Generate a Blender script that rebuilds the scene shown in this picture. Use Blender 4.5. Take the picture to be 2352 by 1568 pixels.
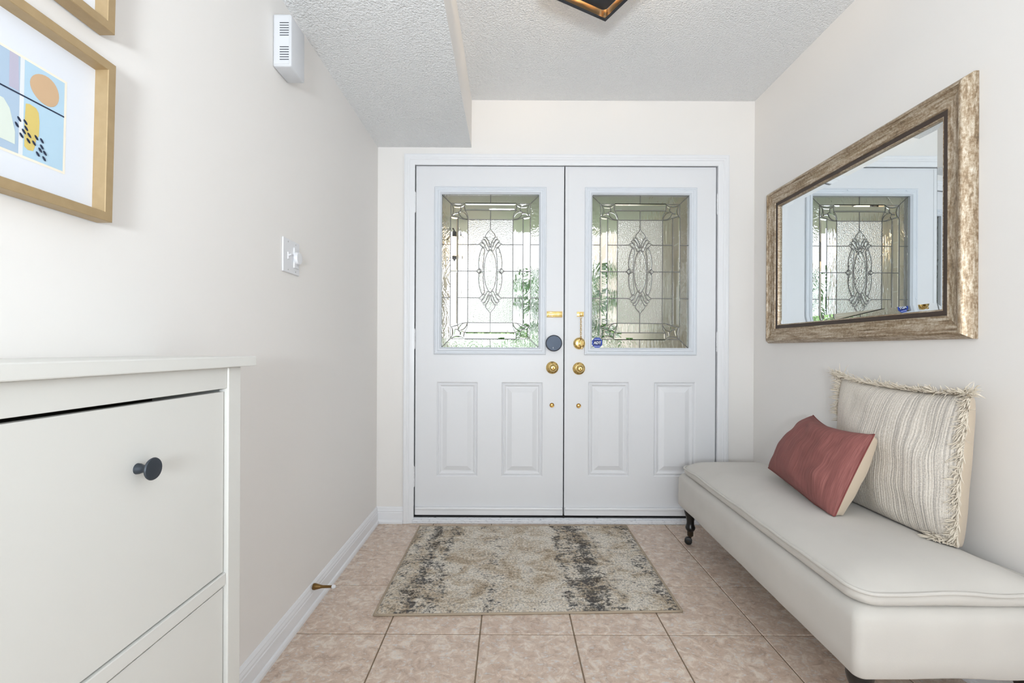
import bpy, bmesh, math, random
from mathutils import Vector, Matrix, noise as mnoise

for o in list(bpy.data.objects):
    bpy.data.objects.remove(o)
scene = bpy.context.scene
C = scene.collection
PI = math.pi
random.seed(7)

# ------------------------------------------------------------------ camera
F_PX, VPX, VPY, CAM_H = 1050.0, 1171.0, 802.0, 1.007
ROLL = math.radians(0.25)
cam_d = bpy.data.cameras.new('camera')
cam_d.sensor_width = 36.0
cam_d.lens = 36.0 * F_PX / 2352.0
cam_d.shift_x = (1176.0 - VPX) / 2352.0
cam_d.shift_y = (VPY - 784.0) / 2352.0
cam_d.clip_start = 0.02
cam = bpy.data.objects.new('camera', cam_d)
C.objects.link(cam)
cam.matrix_world = Matrix.Translation((0, 0, CAM_H)) @ Matrix.Rotation(PI / 2, 4, 'X') @ Matrix.Rotation(ROLL, 4, 'Z')
scene.camera = cam

# ------------------------------------------------------------------ world: bright overcast sky
world = bpy.data.worlds.new('overcast_sky')
scene.world = world
world.use_nodes = True
bg = world.node_tree.nodes['Background']
bg.inputs['Color'].default_value = (0.93, 0.97, 1.0, 1)
bg.inputs['Strength'].default_value = 2.1

# ------------------------------------------------------------------ lights
def area(name, loc, target, sx, sy, power, col):
    d = bpy.data.lights.new(name, 'AREA')
    d.shape = 'RECTANGLE'; d.size = sx; d.size_y = sy
    d.energy = power; d.color = col
    o = bpy.data.objects.new(name, d); C.objects.link(o)
    o.location = loc
    o.rotation_euler = (Vector(target) - Vector(loc)).to_track_quat('-Z', 'Y').to_euler()
    return o
# added fill light at the far end of the hall behind the photographer
area('rear_fill_light', (0.32, -3.02, 1.25), (0.32, 0, 1.3), 1.9, 2.0, 12, (0.86, 0.94, 1.0))
# two fill lights added at the hall sides, behind the camera
area('side_fill_light', (1.40, -1.15, 1.35), (-1.0, -0.1, 1.2), 1.3, 1.7, 14.5, (0.86, 0.94, 1.0))
area('side_fill_light', (-0.755, -1.15, 1.35), (1.6, -0.45, 1.5), 1.3, 1.7, 11, (0.86, 0.94, 1.0))
# the photographer's flash head on a stand behind the camera
area('flash_head', (-0.12, -0.95, 1.08), (0.06, -0.15, 2.45), 0.34, 0.34, 52, (0.84, 0.93, 1.0))

# ------------------------------------------------------------------ colour management / sampling
vs = scene.view_settings
vs.view_transform = 'Standard'; vs.look = 'None'; vs.gamma = 1.0; vs.exposure = 0.14
vs.use_curve_mapping = False
cy = scene.cycles
cy.max_bounces = 10; cy.diffuse_bounces = 4; cy.glossy_bounces = 3
cy.transmission_bounces = 10; cy.transparent_max_bounces = 8
cy.sample_clamp_indirect = 3.0
cy.use_light_tree = False
cy.blur_glossy = 0.5
cy.use_adaptive_sampling = True
cy.adaptive_threshold = 0.05

# ------------------------------------------------------------------ helpers
def lin(r, g, b):
    f = lambda c: (c / 255 / 12.92) if c / 255 <= 0.04045 else ((c / 255 + 0.055) / 1.055) ** 2.4
    return (f(r), f(g), f(b), 1.0)

def PW(px, py, Y):
    """image pixel at known depth Y -> (X, Z)"""
    dx, dy = px - VPX, py - VPY
    c, s = math.cos(ROLL), math.sin(ROLL)
    u, v = dx * c + dy * s, -dx * s + dy * c
    return u / F_PX * Y, CAM_H - v / F_PX * Y

def PL(px, py, X):
    """image pixel on a side plane x = X -> (Y, Z)"""
    dx, dy = px - VPX, py - VPY
    c, s = math.cos(ROLL), math.sin(ROLL)
    u, v = dx * c + dy * s, -dx * s + dy * c
    Y = X * F_PX / u
    return Y, CAM_H - v / F_PX * Y

MATS = {}
def M(name, col=(0.8, 0.8, 0.8, 1), rough=0.5, metal=0.0, **kw):
    m = bpy.data.materials.new(name); m.use_nodes = True
    b = m.node_tree.nodes['Principled BSDF']
    b.inputs['Base Color'].default_value = col
    b.inputs['Roughness'].default_value = rough
    b.inputs['Metallic'].default_value = metal
    for k, v in kw.items():
        b.inputs[k.replace('_', ' ')].default_value = v
    MATS[name] = m
    return m

class N:
    """small node-graph helper"""
    def __init__(s, m):
        s.m = m; s.t = m.node_tree; s.b = s.t.nodes['Principled BSDF']
    def node(s, typ, **kw):
        n = s.t.nodes.new(typ)
        for k, v in kw.items():
            if hasattr(n, k): setattr(n, k, v)
            else: n.inputs[k].default_value = v
        return n
    def link(s, a, b): s.t.links.new(a, b); return s
    def coord(s, kind='Object', scale=(1, 1, 1), rand=False, rot=(0, 0, 0)):
        tc = s.node('ShaderNodeTexCoord')
        mp = s.node('ShaderNodeMapping')
        mp.inputs['Scale'].default_value = scale
        mp.inputs['Rotation'].default_value = rot
        s.link(tc.outputs[kind], mp.inputs['Vector'])
        if rand:
            oi = s.node('ShaderNodeObjectInfo')
            mu = s.node('ShaderNodeMath', operation='MULTIPLY'); mu.inputs[1].default_value = 37.0
            s.link(oi.outputs['Random'], mu.inputs[0])
            s.link(mu.outputs[0], mp.inputs['Location'])
        return mp.outputs['Vector']
    def noise(s, vec, scale, detail=2.0, rough=0.5, dist=0.0):
        n = s.node('ShaderNodeTexNoise')
        n.inputs['Scale'].default_value = scale; n.inputs['Detail'].default_value = detail
        n.inputs['Roughness'].default_value = rough; n.inputs['Distortion'].default_value = dist
        s.link(vec, n.inputs['Vector'])
        return n.outputs['Fac']
    def ramp(s, fac, stops, interp='LINEAR'):
        r = s.node('ShaderNodeValToRGB'); cr = r.color_ramp; cr.interpolation = interp
        while len(cr.elements) < len(stops): cr.elements.new(0.5)
        for e, (p, c) in zip(cr.elements, stops):
            e.position = p; e.color = c if not isinstance(c, (int, float)) else (c, c, c, 1)
        s.link(fac, r.inputs['Fac'])
        return r.outputs['Color']
    def math(s, op, a, b=None):
        n = s.node('ShaderNodeMath', operation=op)
        for i, v in enumerate((a, b)):
            if v is None: continue
            if isinstance(v, (int, float)): n.inputs[i].default_value = v
            else: s.link(v, n.inputs[i])
        return n.outputs[0]
    def mix(s, fac, a, b, blend='MIX'):
        n = s.node('ShaderNodeMix', data_type='RGBA', blend_type=blend)
        for i, v in zip((0, 6, 7), (fac, a, b)):
            if isinstance(v, (int, float)): n.inputs[i].default_value = v
            elif isinstance(v, tuple): n.inputs[i].default_value = v
            else: s.link(v, n.inputs[i])
        return n.outputs[2]
    def color(s, sock): s.link(sock, s.b.inputs['Base Color']); return s
    def bump(s, sock, strength=0.3, dist=0.002):
        bp = s.node('ShaderNodeBump'); bp.inputs['Strength'].default_value = strength
        bp.inputs['Distance'].default_value = dist
        s.link(sock, bp.inputs['Height']); s.link(bp.outputs['Normal'], s.b.inputs['Normal']); return s

OFF = {}
def woff(o):
    return OFF.get(o.name, Vector((0, 0, 0)))

def tag(o, label=None, cat=None, group=None, kind=None):
    if label: o['label'] = label
    if cat: o['category'] = cat
    if group: o['group'] = group
    if kind: o['kind'] = kind
    return o

def thing(name, loc, label, cat, group=None):
    e = bpy.data.objects.new(name, None); C.objects.link(e)
    e.location = loc; e.empty_display_size = 0.05
    OFF[e.name] = Vector(loc)
    return tag(e, label, cat, group)

def obj(name, bm, mats, parent=None, smooth=False, angle=None, origin=None):
    """bm in world coordinates -> one mesh object"""
    if parent is not None: o0 = woff(parent)
    else: o0 = Vector(origin) if origin else Vector((0, 0, 0))
    bmesh.ops.remove_doubles(bm, verts=bm.verts, dist=1e-6)
    bmesh.ops.recalc_face_normals(bm, faces=bm.faces)
    bmesh.ops.translate(bm, verts=bm.verts, vec=-o0)
    me = bpy.data.meshes.new(name); bm.to_mesh(me); bm.free()
    if not isinstance(mats, (list, tuple)): mats = [mats]
    for m in mats: me.materials.append(m)
    if smooth:
        for p in me.polygons: p.use_smooth = True
        if angle: me.set_sharp_from_angle(angle=math.radians(angle))
    o = bpy.data.objects.new(name, me); C.objects.link(o)
    if parent is not None: o.parent = parent
    else: o.location = o0
    OFF[o.name] = o0
    return o

def inst(name, me, parent, loc, rot=None):
    """object sharing mesh data; loc is in world coordinates"""
    o = bpy.data.objects.new(name, me); C.objects.link(o)
    o.parent = parent
    o.location = Vector(loc) - woff(parent)
    if rot: o.rotation_euler = rot
    OFF[o.name] = Vector(loc)
    return o

def mesh_of(name, bm, mats, smooth=False, angle=None):
    bmesh.ops.recalc_face_normals(bm, faces=bm.faces)
    me = bpy.data.meshes.new(name); bm.to_mesh(me); bm.free()
    for m in (mats if isinstance(mats, (list, tuple)) else [mats]): me.materials.append(m)
    if smooth:
        for p in me.polygons: p.use_smooth = True
        if angle: me.set_sharp_from_angle(angle=math.radians(angle))
    return me

def box(bm, x0, x1, y0, y1, z0, z1, bevel=0, seg=2, mi=0):
    r = bmesh.ops.create_cube(bm, size=1.0)
    vs_ = r['verts']
    for v in vs_:
        v.co = Vector(((x0 + x1) / 2 + v.co.x * (x1 - x0), (y0 + y1) / 2 + v.co.y * (y1 - y0), (z0 + z1) / 2 + v.co.z * (z1 - z0)))
    fs = set(f for v in vs_ for f in v.link_faces)
    for f in fs: f.material_index = mi
    if bevel:
        es = list(set(e for v in vs_ for e in v.link_edges))
        bmesh.ops.bevel(bm, geom=es, offset=bevel, segments=seg, affect='EDGES', profile=0.5)
    return bm

def B(*a, **k): return box(bmesh.new(), *a, **k)

def lathe(bm, prof, origin, axis, n=24, mi=0):
    """prof: list of (radius, distance along axis)"""
    ax = Vector(axis).normalized()
    t = Vector((0, 0, 1)) if abs(ax.z) < 0.9 else Vector((1, 0, 0))
    u = ax.cross(t).normalized(); w = ax.cross(u)
    rings = []
    for r, d in prof:
        c = Vector(origin) + ax * d
        if r <= 1e-6: rings.append([bm.verts.new(c)])
        else: rings.append([bm.verts.new(c + (u * math.cos(2 * PI * i / n) + w * math.sin(2 * PI * i / n)) * r) for i in range(n)])
    for a, b in zip(rings, rings[1:]):
        for i in range(n):
            j = (i + 1) % n
            if len(a) == 1 and len(b) == 1: continue
            if len(a) == 1: f = bm.faces.new((a[0], b[i], b[j]))
            elif len(b) == 1: f = bm.faces.new((a[i], a[j], b[0]))
            else: f = bm.faces.new((a[i], a[j], b[j], b[i]))
            f.material_index = mi
    for rg in (rings[0], rings[-1]):
        if len(rg) > 1:
            f = bm.faces.new(rg); f.material_index = mi
    return bm

def tube(bm, pts, r, n=6, closed=False, rad=None, mi=0, flat=1.0):
    pts = [Vector(p) for p in pts]
    m = len(pts); rings = []; prev = None
    for i, p in enumerate(pts):
        if closed: d = pts[(i + 1) % m] - pts[i - 1]
        else: d = pts[min(i + 1, m - 1)] - pts[max(i - 1, 0)]
        if d.length < 1e-9: d = Vector((0, 0, 1))
        d.normalize()
        if prev is None:
            t = Vector((0, 1, 0)) if abs(d.y) < 0.9 else Vector((1, 0, 0))
            u = d.cross(t).normalized()
        else:
            u = (prev - d * prev.dot(d))
            u = u.normalized() if u.length > 1e-6 else d.orthogonal().normalized()
        prev = u; w = d.cross(u)
        rr = rad[i] if rad else r
        rings.append([bm.verts.new(p + (u * math.cos(2 * PI * k / n) + w * math.sin(2 * PI * k / n) * flat) * rr) for k in range(n)])
    rng = range(m) if closed else range(m - 1)
    for i in rng:
        a, b = rings[i], rings[(i + 1) % m]
        for k in range(n):
            f = bm.faces.new((a[k], a[(k + 1) % n], b[(k + 1) % n], b[k])); f.material_index = mi
    if not closed:
        bm.faces.new(rings[0]).material_index = mi; bm.faces.new(rings[-1]).material_index = mi
    return bm

def rect_loft(bm, a0, a1, b0, b1, prof, fn, fill=False, sides=(0, 1, 2, 3), mi=0):
    """nested rectangles; prof: (inset, height). fn(a, b, h) -> world point. sides 0 bottom 1 right 2 top 3 left"""
    def cor(i): return [(a0 + i, b0 + i), (a1 - i, b0 + i), (a1 - i, b1 - i), (a0 + i, b1 - i)]
    last = None
    for s in sides:
        strip = []
        for ins, h in prof:
            c = cor(ins)
            p, q = c[s], c[(s + 1) % 4]
            strip.append((bm.verts.new(fn(p[0], p[1], h)), bm.verts.new(fn(q[0], q[1], h))))
        for (p0, q0), (p1, q1) in zip(strip, strip[1:]):
            f = bm.faces.new((p0, q0, q1, p1)); f.material_index = mi
    if fill:
        ins, h = prof[-1]
        f = bm.faces.new([bm.verts.new(fn(p[0], p[1], h)) for p in cor(ins)]); f.material_index = mi
    return bm

def plate(bm, x0, x1, z0, z1, y0, y1, holes, swap=False):
    """slab in the xz plane with rectangular holes (hx0,hx1,hz0,hz1)"""
    xs = sorted(set([x0, x1] + [v for h in holes for v in h[:2]]))
    zs = sorted(set([z0, z1] + [v for h in holes for v in h[2:]]))
    def solid(i, j):
        if i < 0 or j < 0 or i >= len(xs) - 1 or j >= len(zs) - 1: return False
        cx, cz = (xs[i] + xs[i + 1]) / 2, (zs[j] + zs[j + 1]) / 2
        return not any(h[0] < cx < h[1] and h[2] < cz < h[3] for h in holes)
    def P(x, y, z): return bm.verts.new((x, y, z))
    for i in range(len(xs) - 1):
        for j in range(len(zs) - 1):
            if not solid(i, j): continue
            a, b, c, d = xs[i], xs[i + 1], zs[j], zs[j + 1]
            for y in (y0, y1): bm.faces.new((P(a, y, c), P(b, y, c), P(b, y, d), P(a, y, d)))
            if not solid(i - 1, j): bm.faces.new((P(a, y0, c), P(a, y1, c), P(a, y1, d), P(a, y0, d)))
            if not solid(i + 1, j): bm.faces.new((P(b, y0, c), P(b, y1, c), P(b, y1, d), P(b, y0, d)))
            if not solid(i, j - 1): bm.faces.new((P(a, y0, c), P(b, y0, c), P(b, y1, c), P(a, y1, c)))
            if not solid(i, j + 1): bm.faces.new((P(a, y0, d), P(b, y0, d), P(b, y1, d), P(a, y1, d)))
    return bm

# ------------------------------------------------------------------ materials
wall_m = M('wall_paint', lin(239, 235, 231), 0.55)
ceil_m = M('popcorn_ceiling', lin(244, 244, 244), 0.8)
n = N(ceil_m)
v = n.coord()
nz = n.noise(v, 135, 2, 0.6)
n.bump(nz, 0.9, 0.010)
white_m = M('white_trim_paint', lin(238, 238, 240), 0.35)
door_m = M('white_door_paint', lin(232, 232, 234), 0.38)
lite_m = M('white_lite_frame_plastic', lin(222, 226, 232), 0.4)
gap_shade = M('gap_shade_strip', lin(38, 37, 40), 0.8)  # shade of the deep door gaps, put into the strip colour
sill_m = M('worn_white_sill', lin(236, 237, 240), 0.45)
n = N(sill_m)
w_ = n.noise(n.coord(scale=(3, 1, 30)), 14, 4, 0.65)
n.color(n.ramp(w_, [(0.0, lin(90, 96, 112)), (0.34, lin(150, 152, 160)), (0.42, lin(232, 233, 237)), (1, lin(240, 241, 244))]))
grout_m = M('grout', lin(122, 104, 84), 0.9)

tile_m = M('ceramic_tile', lin(200, 176, 156), 0.38)
n = N(tile_m)
v = n.coord(rand=True)
big = n.noise(v, 7, 4, 0.55, 0.8)
mid = n.noise(v, 27, 7, 0.7, 0.7)
fine = n.noise(v, 150, 3, 0.6)
c1 = n.ramp(big, [(0.3, lin(194, 172, 155)), (0.5, lin(211, 192, 175)), (0.7, lin(214, 189, 168))])
c2 = n.ramp(mid, [(0.36, lin(170, 144, 126)), (0.45, lin(203, 179, 160)), (0.52, lin(211, 188, 170)), (0.58, lin(230, 215, 199)), (0.66, lin(238, 229, 218))])
c3 = n.mix(0.7, c1, c2)
c4 = n.mix(n.math('MULTIPLY', n.math('GREATER_THAN', fine, 0.66), 0.25), c3, lin(150, 128, 112))
fleck = n.noise(n.coord(scale=(1, 1.8, 1), rand=True), 62, 4, 0.65, 0.4)
n.color(n.mix(n.ramp(fleck, [(0.56, 0.0), (0.64, 0.85)]), c4, lin(214, 210, 206)))
n.bump(n.math('ADD', mid, n.math('MULTIPLY', fine, 0.4)), 0.10, 0.003)

brass_m = M('polished_brass', lin(222, 192, 126), 0.14, 1.0)
brass_dark = M('aged_brass', lin(150, 112, 58), 0.28, 1.0)
lock_m = M('slate_lock_face', lin(72, 82, 98), 0.45, 0.3)
lock_ring = M('dark_lock_ring', lin(34, 36, 44), 0.35, 0.4)
lead_m = M('lead_came', lin(128, 126, 124), 0.42, 0.85)
solder_m = lead_m
black_leg = M('black_lacquer', lin(18, 16, 16), 0.28)
antique_m = M('antique_brass_ferrule', lin(70, 60, 48), 0.4, 0.8)
rubber_m = M('black_rubber', lin(16, 16, 17), 0.5)
knob_m = M('blackened_steel_knob', lin(52, 58, 66), 0.42, 0.35)
cab_m = M('white_cabinet_stain', lin(222, 221, 216), 0.35)
cab_dark = M('cabinet_interior', lin(60, 58, 55), 0.8)
plastic_m = M('white_plastic', lin(228, 228, 231), 0.4)
chime_m = M('chime_plastic', lin(210, 211, 214), 0.45)
slot_m = M('dark_slot', lin(44, 48, 58), 0.7)
frame_gold = M('brushed_gold_frame', lin(180, 154, 114), 0.45, 0.25)
n = N(frame_gold)
n.color(n.ramp(n.noise(n.coord(scale=(1, 1, 1)), 60, 4), [(0.3, lin(166, 142, 105)), (0.7, lin(173, 149, 112))]))
mat_board = M('white_mat_board', lin(226, 229, 236), 0.8)
glass_pic = None
art = {k: M('print_' + k, lin(*c), 0.8) for k, c in dict(
    blue=(180, 208, 226), greyblue=(172, 192, 212), lilac=(184, 180, 198), white=(226, 229, 232), tan=(200, 168, 134),
    yellow=(212, 190, 112), cream=(218, 226, 216), navy=(30, 40, 64), edge=(240, 232, 216)).items()}

# glass kinds
def glass(name, scale, strength, dist=0.002, kind='noise', aniso=(1, 1, 1), col=(1, 1, 1, 1), rough=0.0, ior=1.45, distort=0.0, detail=2, trans=1.0):
    m = M(name, col, rough, 0, Transmission_Weight=trans, IOR=ior)
    n = N(m)
    if scale:
        v = n.coord(scale=aniso)
        if kind == 'voronoi':
            vo = n.node('ShaderNodeTexVoronoi', feature='SMOOTH_F1'); vo.inputs['Scale'].default_value = scale
            n.link(v, vo.inputs['Vector']); s = vo.outputs['Distance']
        else: s = n.noise(v, scale, detail, 0.5, distort)
        n.bump(s, strength, dist)
    return m
g_border = glass('swirl_glass', 9, 0.55, 0.010, aniso=(1.6, 1, 0.8), distort=3.0, detail=2)
g_bevel = glass('clear_bevel_glass', 0, 0)
g_ripple = glass('streaky_glass', 42, 0.5, 0.006, aniso=(1.6, 1, 0.22), distort=0.6, detail=2)
g_granite = glass('granite_glass', 165, 0.9, 0.0035, detail=2, trans=0.86)
g_gem = glass('pebbled_gem_glass', 120, 0.8, 0.004, kind='voronoi')

# linen etc.
def fabric(name, col, bscale=900, bs=0.25, var=0.04):
    m = M(name, col, 0.9)
    m.node_tree.nodes['Principled BSDF'].inputs['Sheen Weight'].default_value = 0.15
    n = N(m)
    v = n.coord()
    k = n.noise(v, 5, 3)
    c0 = tuple(min(1, c * (1 - var)) for c in col[:3]) + (1,)
    c1 = tuple(min(1, c * (1 + var)) for c in col[:3]) + (1,)
    n.color(n.ramp(k, [(0.3, c0), (0.7, c1)]))
    n.bump(n.noise(v, bscale, 2, 0.7), bs, 0.001)
    return m
linen_m = fabric('oatmeal_linen', lin(203, 198, 191))
beige_back = fabric('beige_cotton', lin(205, 188, 166))
fringe_m = M('cream_yarn', lin(228, 217, 200), 0.95)

red_m = M('rust_slub_fabric', lin(150, 82, 78), 0.9)
n = N(red_m)
v = n.coord('UV', (70, 1.2, 1))
s1 = n.noise(v, 1.0, 4, 0.7)
s2 = n.noise(n.coord('UV', (260, 5, 1)), 1.0, 2, 0.6)
c = n.mix(0.4, n.ramp(s1, [(0.28, lin(106, 60, 57)), (0.5, lin(132, 79, 75)), (0.62, lin(144, 90, 85)), (0.78, lin(188, 130, 118))]),
          n.ramp(s2, [(0.35, lin(106, 59, 56)), (0.65, lin(158, 104, 97))]))
n.color(c); n.bump(s2, 0.25, 0.001)

knit_m = M('striped_knit_fabric', lin(214, 205, 192), 0.95)
n = N(knit_m)
s1 = n.noise(n.coord('UV', (85, 0.6, 1)), 1.0, 3, 0.7)
sp = n.node('ShaderNodeSeparateXYZ'); n.link(n.coord('UV'), sp.inputs[0])
gx = n.ramp(sp.outputs['X'], [(0.0, 0.25), (0.35, 0.35), (0.6, 0.75), (0.9, 1.0)])
dash = n.noise(n.coord('UV', (150, 150, 1)), 1.0, 2, 0.7)
st = n.math('MULTIPLY', n.math('GREATER_THAN', n.math('ADD', s1, n.math('MULTIPLY', n.math('SUBTRACT', dash, 0.5), 0.35)), 0.535), gx)
bs_ = n.ramp(n.noise(n.coord('UV', (90, 60, 1)), 1.0, 3, 0.7), [(0.3, lin(212, 202, 189)), (0.7, lin(232, 225, 215))])
n.color(n.mix(n.math('MULTIPLY', st, 0.55), bs_, lin(136, 130, 126)))
wv = n.node('ShaderNodeTexWave', bands_direction='X'); wv.inputs['Scale'].default_value = 22; wv.inputs['Distortion'].default_value = 1.5
wv.inputs['Detail'].default_value = 2; wv.inputs['Detail Scale'].default_value = 3
n.link(n.coord('UV'), wv.inputs['Vector'])
n.bump(n.math('ADD', n.math('MULTIPLY', wv.outputs['Fac'], 0.5), dash), 0.5, 0.003)

def champagne(name, sc):
    m = M(name, lin(150, 130, 108), 0.38, 0.45)
    n = N(m)
    v = n.coord(scale=sc)
    a = n.noise(v, 40, 6, 0.72, 0.4)
    b = n.noise(n.coord(), 120, 3, 0.7)
    t = n.math('ADD', n.math('MULTIPLY', a, 0.7), n.math('MULTIPLY', b, 0.3))
    n.color(n.ramp(t, [(0.34, lin(96, 80, 62)), (0.46, lin(150, 128, 102)), (0.55, lin(188, 172, 150)), (0.66, lin(224, 216, 202))]))
    n.bump(a, 0.1, 0.001)
    return m
champ_h = champagne('champagne_silver_leaf_h', (2.5, 0.22, 2.8))
champ_v = champagne('champagne_silver_leaf_v', (2.5, 2.4, 0.5))
brown_liner = M('dark_brown_liner', lin(58, 44, 36), 0.5)
mirror_m = M('silvered_mirror', (0.84, 0.89, 0.91, 1), 0.0, 1.0)

fix_dark = M('black_fixture_metal', lin(46, 48, 54), 0.45, 0.3)
fix_gold = M('copper_gold_inside', lin(216, 186, 144), 0.3, 0.9)
bulb_m = M('warm_bulb', (1, 0.8, 0.5, 1), 0.4, Emission_Strength=6.0)
MATS['warm_bulb'].node_tree.nodes['Principled BSDF'].inputs['Emission Color'].default_value = (1, 0.78, 0.5, 1)

# rug
rug_m = M('abstract_rug_pile', lin(200, 188, 170), 0.95)
n = N(rug_m)
uv = n.coord('UV')
sp = n.node('ShaderNodeSeparateXYZ'); n.link(uv, sp.inputs[0])
uvs = n.coord('UV', (1.35, 1, 1))
warp = n.math('MULTIPLY', n.math('SUBTRACT', n.noise(uvs, 5.5, 3, 0.6), 0.5), 0.12)
ux = n.math('ADD', sp.outputs['X'], warp)
band = n.ramp(ux, [(0.0, 0.38), (0.06, 0.42), (0.105, 0.9), (0.135, 0.35), (0.18, 0.66), (0.215, 0.12), (0.30, 0.10), (0.375, 0.42), (0.42, 0.08),
                   (0.61, 0.02), (0.645, 0.7), (0.67, 0.45), (0.73, 0.95), (0.785, 0.5), (0.84, 0.2), (0.92, 0.18), (0.965, 0.62), (1.0, 0.5)])
grain = n.noise(uvs, 58, 4, 0.75)
med = n.noise(uvs, 17, 4, 0.7, 0.6)
rib = n.node('ShaderNodeTexWave', bands_direction='Y'); rib.inputs['Scale'].default_value = 9.0
rib.inputs['Distortion'].default_value = 9; rib.inputs['Detail'].default_value = 3; rib.inputs['Detail Scale'].default_value = 2.2
n.link(uv, rib.inputs['Vector'])
tex = n.math('ADD', n.math('MULTIPLY', grain, 0.40), n.math('ADD', n.math('MULTIPLY', med, 0.54), n.math('MULTIPLY', rib.outputs['Fac'], 0.06)))
dark = n.math('ADD', n.math('MULTIPLY', band, 0.31), n.math('MULTIPLY', n.math('SUBTRACT', tex, 0.5), 1.5))
dark = n.math('ADD', dark, n.math('MULTIPLY', n.math('SUBTRACT', n.noise(uvs, 75, 3, 0.7), 0.5), 0.7))
dk = n.ramp(dark, [(0.12, 0.0), (0.30, 0.95)])
base = n.ramp(n.math('ADD', n.math('MULTIPLY', n.noise(uvs, 7, 5, 0.65, 1.0), 0.6), n.math('MULTIPLY', grain, 0.4)),
              [(0.36, lin(168, 148, 124)), (0.44, lin(200, 182, 158)), (0.5, lin(224, 212, 195)), (0.58, lin(240, 232, 220)), (0.66, lin(212, 196, 174))])
dcol = n.ramp(n.noise(uvs, 9, 3), [(0.35, lin(66, 57, 50)), (0.55, lin(70, 70, 72)), (0.7, lin(98, 90, 80))])
speck = n.ramp(n.noise(uvs, 95, 3, 0.8), [(0.36, 0.52), (0.56, 1.12)])
n.color(n.mix(1.0, n.mix(dk, base, dcol), speck, 'MULTIPLY'))
n.bump(n.noise(uvs, 150, 3, 0.8), 0.8, 0.006)
rug_edge = M('rug_binding', lin(168, 152, 132), 0.9)

# outdoors
brick_m = M('taupe_siding', lin(170, 150, 132), 0.9)
n = N(brick_m)
br = n.node('ShaderNodeTexBrick'); br.inputs['Scale'].default_value = 1.0
br.inputs['Brick Width'].default_value = 0.22; br.inputs['Row Height'].default_value = 0.075; br.inputs['Mortar Size'].default_value = 0.006
br.inputs['Color1'].default_value = lin(208, 194, 180); br.inputs['Color2'].default_value = lin(224, 214, 203); br.inputs['Mortar'].default_value = lin(230, 224, 216)
mp = n.coord(rot=(0, PI / 2, 0)); mp2 = n.coord(rot=(PI / 2, 0, PI / 2))
n.link(mp2, br.inputs['Vector']); n.color(br.outputs['Color'])
soffit_m = M('grey_soffit', lin(228, 230, 230), 0.7)
conc_m = M('porch_concrete', lin(186, 180, 172), 0.9)
lawn_m = M('lawn_green', lin(120, 158, 76), 0.95)
n = N(lawn_m); n.color(n.ramp(n.noise(n.coord(), 6, 5), [(0.3, lin(92, 132, 58)), (0.7, lin(156, 186, 104))]))
leaf_m = M('palm_leaf', lin(138, 212, 96), 0.5)
leaf2_m = M('hedge_leaf', lin(116, 156, 84), 0.6)
stem_m = M('palm_stem', lin(120, 140, 78), 0.6)
pot_m = M('glazed_pot', lin(120, 116, 112), 0.4)
trunk_m = M('palm_trunk', lin(110, 88, 66), 0.9)
iron_m = M('lantern_iron', lin(40, 38, 38), 0.5, 0.4)

# ================================================================== SETTING
XL, XR, YF, YB = -0.769, 1.414, 2.65, -3.1
ZC, ZS = 2.45, 2.175          # ceiling, lower soffit
XS = -0.227                   # soffit edge
# ---- floor: grout bed + single tiles
TP = 0.3335
flo = obj('floor', B(XL - .1, XR + .1, YB - .1, YF + .02, -0.08, -0.0025), grout_m)
tag(flo, kind='structure')
def tile_mesh(w, l):
    g = 0.0022
    return mesh_of('tile', box(bmesh.new(), g, w - g, g, l - g, -0.008, 0.0, bevel=0.0016, seg=1), tile_m)
tm = {}
x_lines = [-0.7685 + TP * i for i in range(0, 8)]
y0_ = 2.617
k = 0
yl = [2.648, y0_]
while yl[-1] > YB + TP: yl.append(yl[-1] - TP)
for a, b in zip(yl[1:], yl):
    for x in x_lines:
        w = min(TP, XR - x); l = b - a
        if w < 0.02: continue
        key = (round(w, 4), round(l, 4))
        if key not in tm: tm[key] = tile_mesh(w, l)
        inst('tile', tm[key], flo, (x, a, 0))
# ---- door wall geometry
DY = 2.662                     # inner face of the doors
d1x0 = PW(954.5, 784, DY)[0]; d1x1 = PW(1294.2, 784, DY)[0]
d2x0 = PW(1297.0, 784, DY)[0]; d2x1 = PW(1643.2, 784, DY)[0]
dz1 = PW(1290, 382.5, DY)[1]; dz0 = 0.043
OPx0, OPx1, OPz1 = d1x0 - 0.0075, d2x1 + 0.0075, dz1 + 0.008
wf = obj('wall_front', plate(bmesh.new(), XL - .1, XR + .1, -0.08, ZC + .1, YF, YF + 0.15, [(OPx0 - 0.03, OPx1 + 0.03, -0.08, OPz1 + 0.03)]), wall_m)
tag(wf, kind='structure')
def side_wall(name, xa, xb):
    # slab in the yz plane with an opening added for the side fill light
    bm = plate(bmesh.new(), YB - .1, YF, -0.08, ZC + .1, xa, xb, [(-1.82, -0.48, 0.48, 2.22 if xa > 0 else 2.16)])
    for v_ in bm.verts: v_.co = Vector((v_.co.y, v_.co.x, v_.co.z))
    return obj(name, bm, wall_m)
wl = side_wall('wall_left', XL - .1, XL); tag(wl, kind='structure')
wr = side_wall('wall_right', XR, XR + .1); tag(wr, kind='structure')
wb = obj('wall_back', plate(bmesh.new(), XL, XR, -0.08, ZC, YB - .1, YB, [(-0.65, 1.29, 0.22, 2.28)]), wall_m); tag(wb, kind='structure')
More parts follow.
